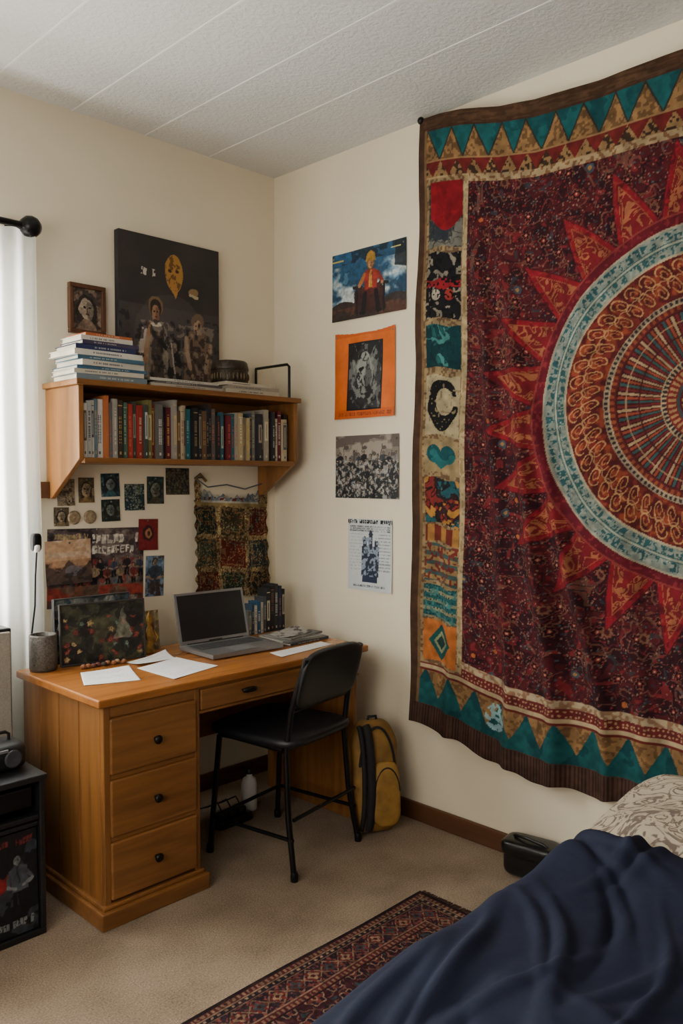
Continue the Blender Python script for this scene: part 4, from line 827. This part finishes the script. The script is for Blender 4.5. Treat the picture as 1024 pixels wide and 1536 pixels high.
# ================================================================ BED
g=group('bed',(-1.05,-2.42,.2))
BX0,BX1,BY0,BY1=-2.02,-.125,-2.88,-1.88
b=MB(); b.box((BX0,BY0,.12),(BX1,BY1,.20)); 
for x in (BX0+.03,BX1-.09):
    for y in (BY0+.03,BY1-.09): b.box((x,y,.0),(x+.06,y+.06,.12))
b.obj('bed_frame',[W[0]],g,.006)
b=MB(); b.sell(((BX0+BX1)/2,(BY0+BY1)/2,.29),((BX1-BX0)/2,(BY1-BY0)/2,.09),0,(0,0,0),.2,.12,64,14)
def sheetpat(name,c1,c2):
    m,nt,bb=nodes(name); vec=coords(nt); v=N(nt,'ShaderNodeTexNoise'); v.inputs['Scale'].default_value=8; v.inputs['Detail'].default_value=4; v.inputs['Distortion'].default_value=2.0; nt.links.new(vec,v.inputs['Vector'])
    r=N(nt,'ShaderNodeValToRGB'); cr=r.color_ramp; cr.elements[0].position=.40; cr.elements[0].color=L(c1)+(1,); cr.elements[1].position=.42; cr.elements[1].color=L(c2)+(1,)
    for p_,c_ in ((.455,c2),(.475,c1),(.54,c1),(.555,c2),(.575,c2),(.60,c1)):
        e=cr.elements.new(p_); e.color=L(c_)+(1,)
    nt.links.new(v.outputs['Fac'],r.inputs['Fac']); nt.links.new(r.outputs['Color'],bb.inputs['Base Color']); bb.inputs['Roughness'].default_value=.9; addbump(nt,bb,vec,14,.4,.02,4); return m
M_sheet=sheetpat('patterned_sheet',(184,170,148),(112,98,86))
b.obj('mattress',[M_sheet],g)
def pil(p):
    k=max(abs(p.x)/.25,abs(p.y)/.36); f=(1-k**3*.55); return Vector((p.x,p.y,p.z*f+.01*math.sin(p.x*22)*math.sin(p.y*17)))
b=MB(); b.sell((-.390,-2.225,.430),(.26,.375,.070),0,(0,0,0),.7,.35,64,24,R=Matrix.Rotation(math.radians(-9),3,'Y'),fn=pil); b.obj('pillow',[M_sheet],g)
def duv_mat():
    m,nt,bb=nodes('navy_duvet'); vec=coords(nt); v=N(nt,'ShaderNodeTexNoise'); v.inputs['Scale'].default_value=5; v.inputs['Detail'].default_value=5; v.inputs['Distortion'].default_value=1.2; nt.links.new(vec,v.inputs['Vector'])
    r=N(nt,'ShaderNodeValToRGB'); r.color_ramp.elements[0].color=L((22,27,45))+(1,); r.color_ramp.elements[1].color=L((29,36,58))+(1,); nt.links.new(v.outputs['Fac'],r.inputs['Fac']); nt.links.new(r.outputs['Color'],bb.inputs['Base Color'])
    bb.inputs['Roughness'].default_value=.8; bb.inputs['Specular IOR Level'].default_value=.25; addbump(nt,bb,vec,11,.4,.014,4); return m
rr=np.random.RandomState(12)
CR=[(rr.uniform(-2.0,-.6),rr.uniform(-2.8,-1.95),rr.uniform(-.3,1.5),rr.uniform(.010,.024),rr.uniform(.10,.30),rr.uniform(.006,.016)*(1 if k%3 else -1)) for k in range(54)]
def duv_place(U,V):
    X=-2.42+1.86*U; Y=-3.3+1.82*V
    ix0,ix1,iy0,iy1=-1.97,-.58,-2.84,-1.925
    cx=np.clip(X,ix0,99); cy=np.clip(Y,iy0,iy1); ex=X-cx; ey=Y-cy; e=np.hypot(ex,ey); dx=np.where(e>1e-6,ex/np.maximum(e,1e-6),0); dy=np.where(e>1e-6,ey/np.maximum(e,1e-6),0)
    r=.07; q=r*math.pi/2; along=X*1.0+Y*.7
    out=np.where(e<q,r*np.sin(np.minimum(e,q)/r),r+.10*(e-q)*(1+.6*np.sin(along*13)+.35*np.sin(along*29)))
    dz=np.where(e<q,r*(1-np.cos(np.minimum(e,q)/r)),r+(e-q)*.97)
    n1=fbm(X*3+.6*Y,Y*2.4,11,3)
    z=.432-dz+.045*(n1-.5)+.028*np.exp(-((X+.68)/.12)**2)
    for (ax,ay,an,wd_,ln,am) in CR:
        u_=(X-ax)*math.cos(an)+(Y-ay)*math.sin(an); v_=-(X-ax)*math.sin(an)+(Y-ay)*math.cos(an)+.03*np.sin(u_*9+ax*5); z=z+am*np.exp(-(v_/wd_)**2-(u_/ln)**2)
    z=z-.07*np.clip((-1.25-X)/.6,0,1)
    edge=np.clip((X+.585)/.02,0,1); z=z-.035*edge
    z=np.maximum(z,.03)
    return np.stack([cx+dx*out,cy+dy*out,z],1)
o=sheet('duvet',340,340,lambda U,V:np.ones((len(U),3))*.2,duv_place,duv_mat(),parent=g,solid=.012)
g=group('black_handbag',(-.11,-1.44,.06)); b=MB(); RH=Matrix.Rotation(math.radians(10),3,'Z')
b.sell((-.09,-1.43,.062),(.052,.095,.060),0,(0,0,0),.35,.4,32,18,R=RH); b.sell((-.10,-1.43,.10),(.055,.097,.026),0,(0,0,0),.4,.4,32,12,R=RH); b.tube([(-.105,-1.505,.115),(-.115,-1.485,.132),(-.12,-1.425,.138),(-.11,-1.375,.132),(-.095,-1.355,.115)],.006); b.obj('bag_body',[pm('black_leather',(16,16,18),.3,.15,30,.3,120)],g)
# ================================================================ LIGHT
w=bpy.data.worlds.new('World'); scene.world=w; w.use_nodes=True; nt=w.node_tree; bg=nt.nodes['Background']
bg.inputs['Color'].default_value=(1.0,.93,.83,1); bg.inputs['Strength'].default_value=.30
def area(name,loc,tgt,sx,sy,e,c):
    l=bpy.data.lights.new(name,'AREA'); l.shape='RECTANGLE'; l.size=sx; l.size_y=sy; l.energy=e; l.color=c
    o=link(bpy.data.objects.new(name,l)); o.location=loc; o.rotation_euler=(Vector(tgt)-Vector(loc)).to_track_quat('-Z','Y').to_euler(); return o
area('window_daylight_back',(-1.83,.13,1.48),(-1.83,-2,1.2),1.0,1.2,150,(1.0,.985,.95))
area('window_daylight_left',(XL+.02,-2.0,1.55),(0,-1.0,1.5),1.9,1.35,46,(1.0,.95,.86))
# ================================================================ CAMERA
yaw=math.radians(44.8); pt=math.radians(2.3)
F=Vector((math.cos(yaw)*math.cos(pt),math.sin(yaw)*math.cos(pt),-math.sin(pt))); Rr=Vector((math.sin(yaw),-math.cos(yaw),0)); Uu=Rr.cross(F)
cd=bpy.data.cameras.new('camera'); cd.sensor_fit='VERTICAL'; cd.sensor_height=36; cd.lens=36*1246/1536; cd.clip_start=.05
co=link(bpy.data.objects.new('camera',cd)); co.matrix_world=Matrix(((Rr.x,Uu.x,-F.x,-2.4975),(Rr.y,Uu.y,-F.y,-2.911),(Rr.z,Uu.z,-F.z,1.341),(0,0,0,1)))
scene.camera=co
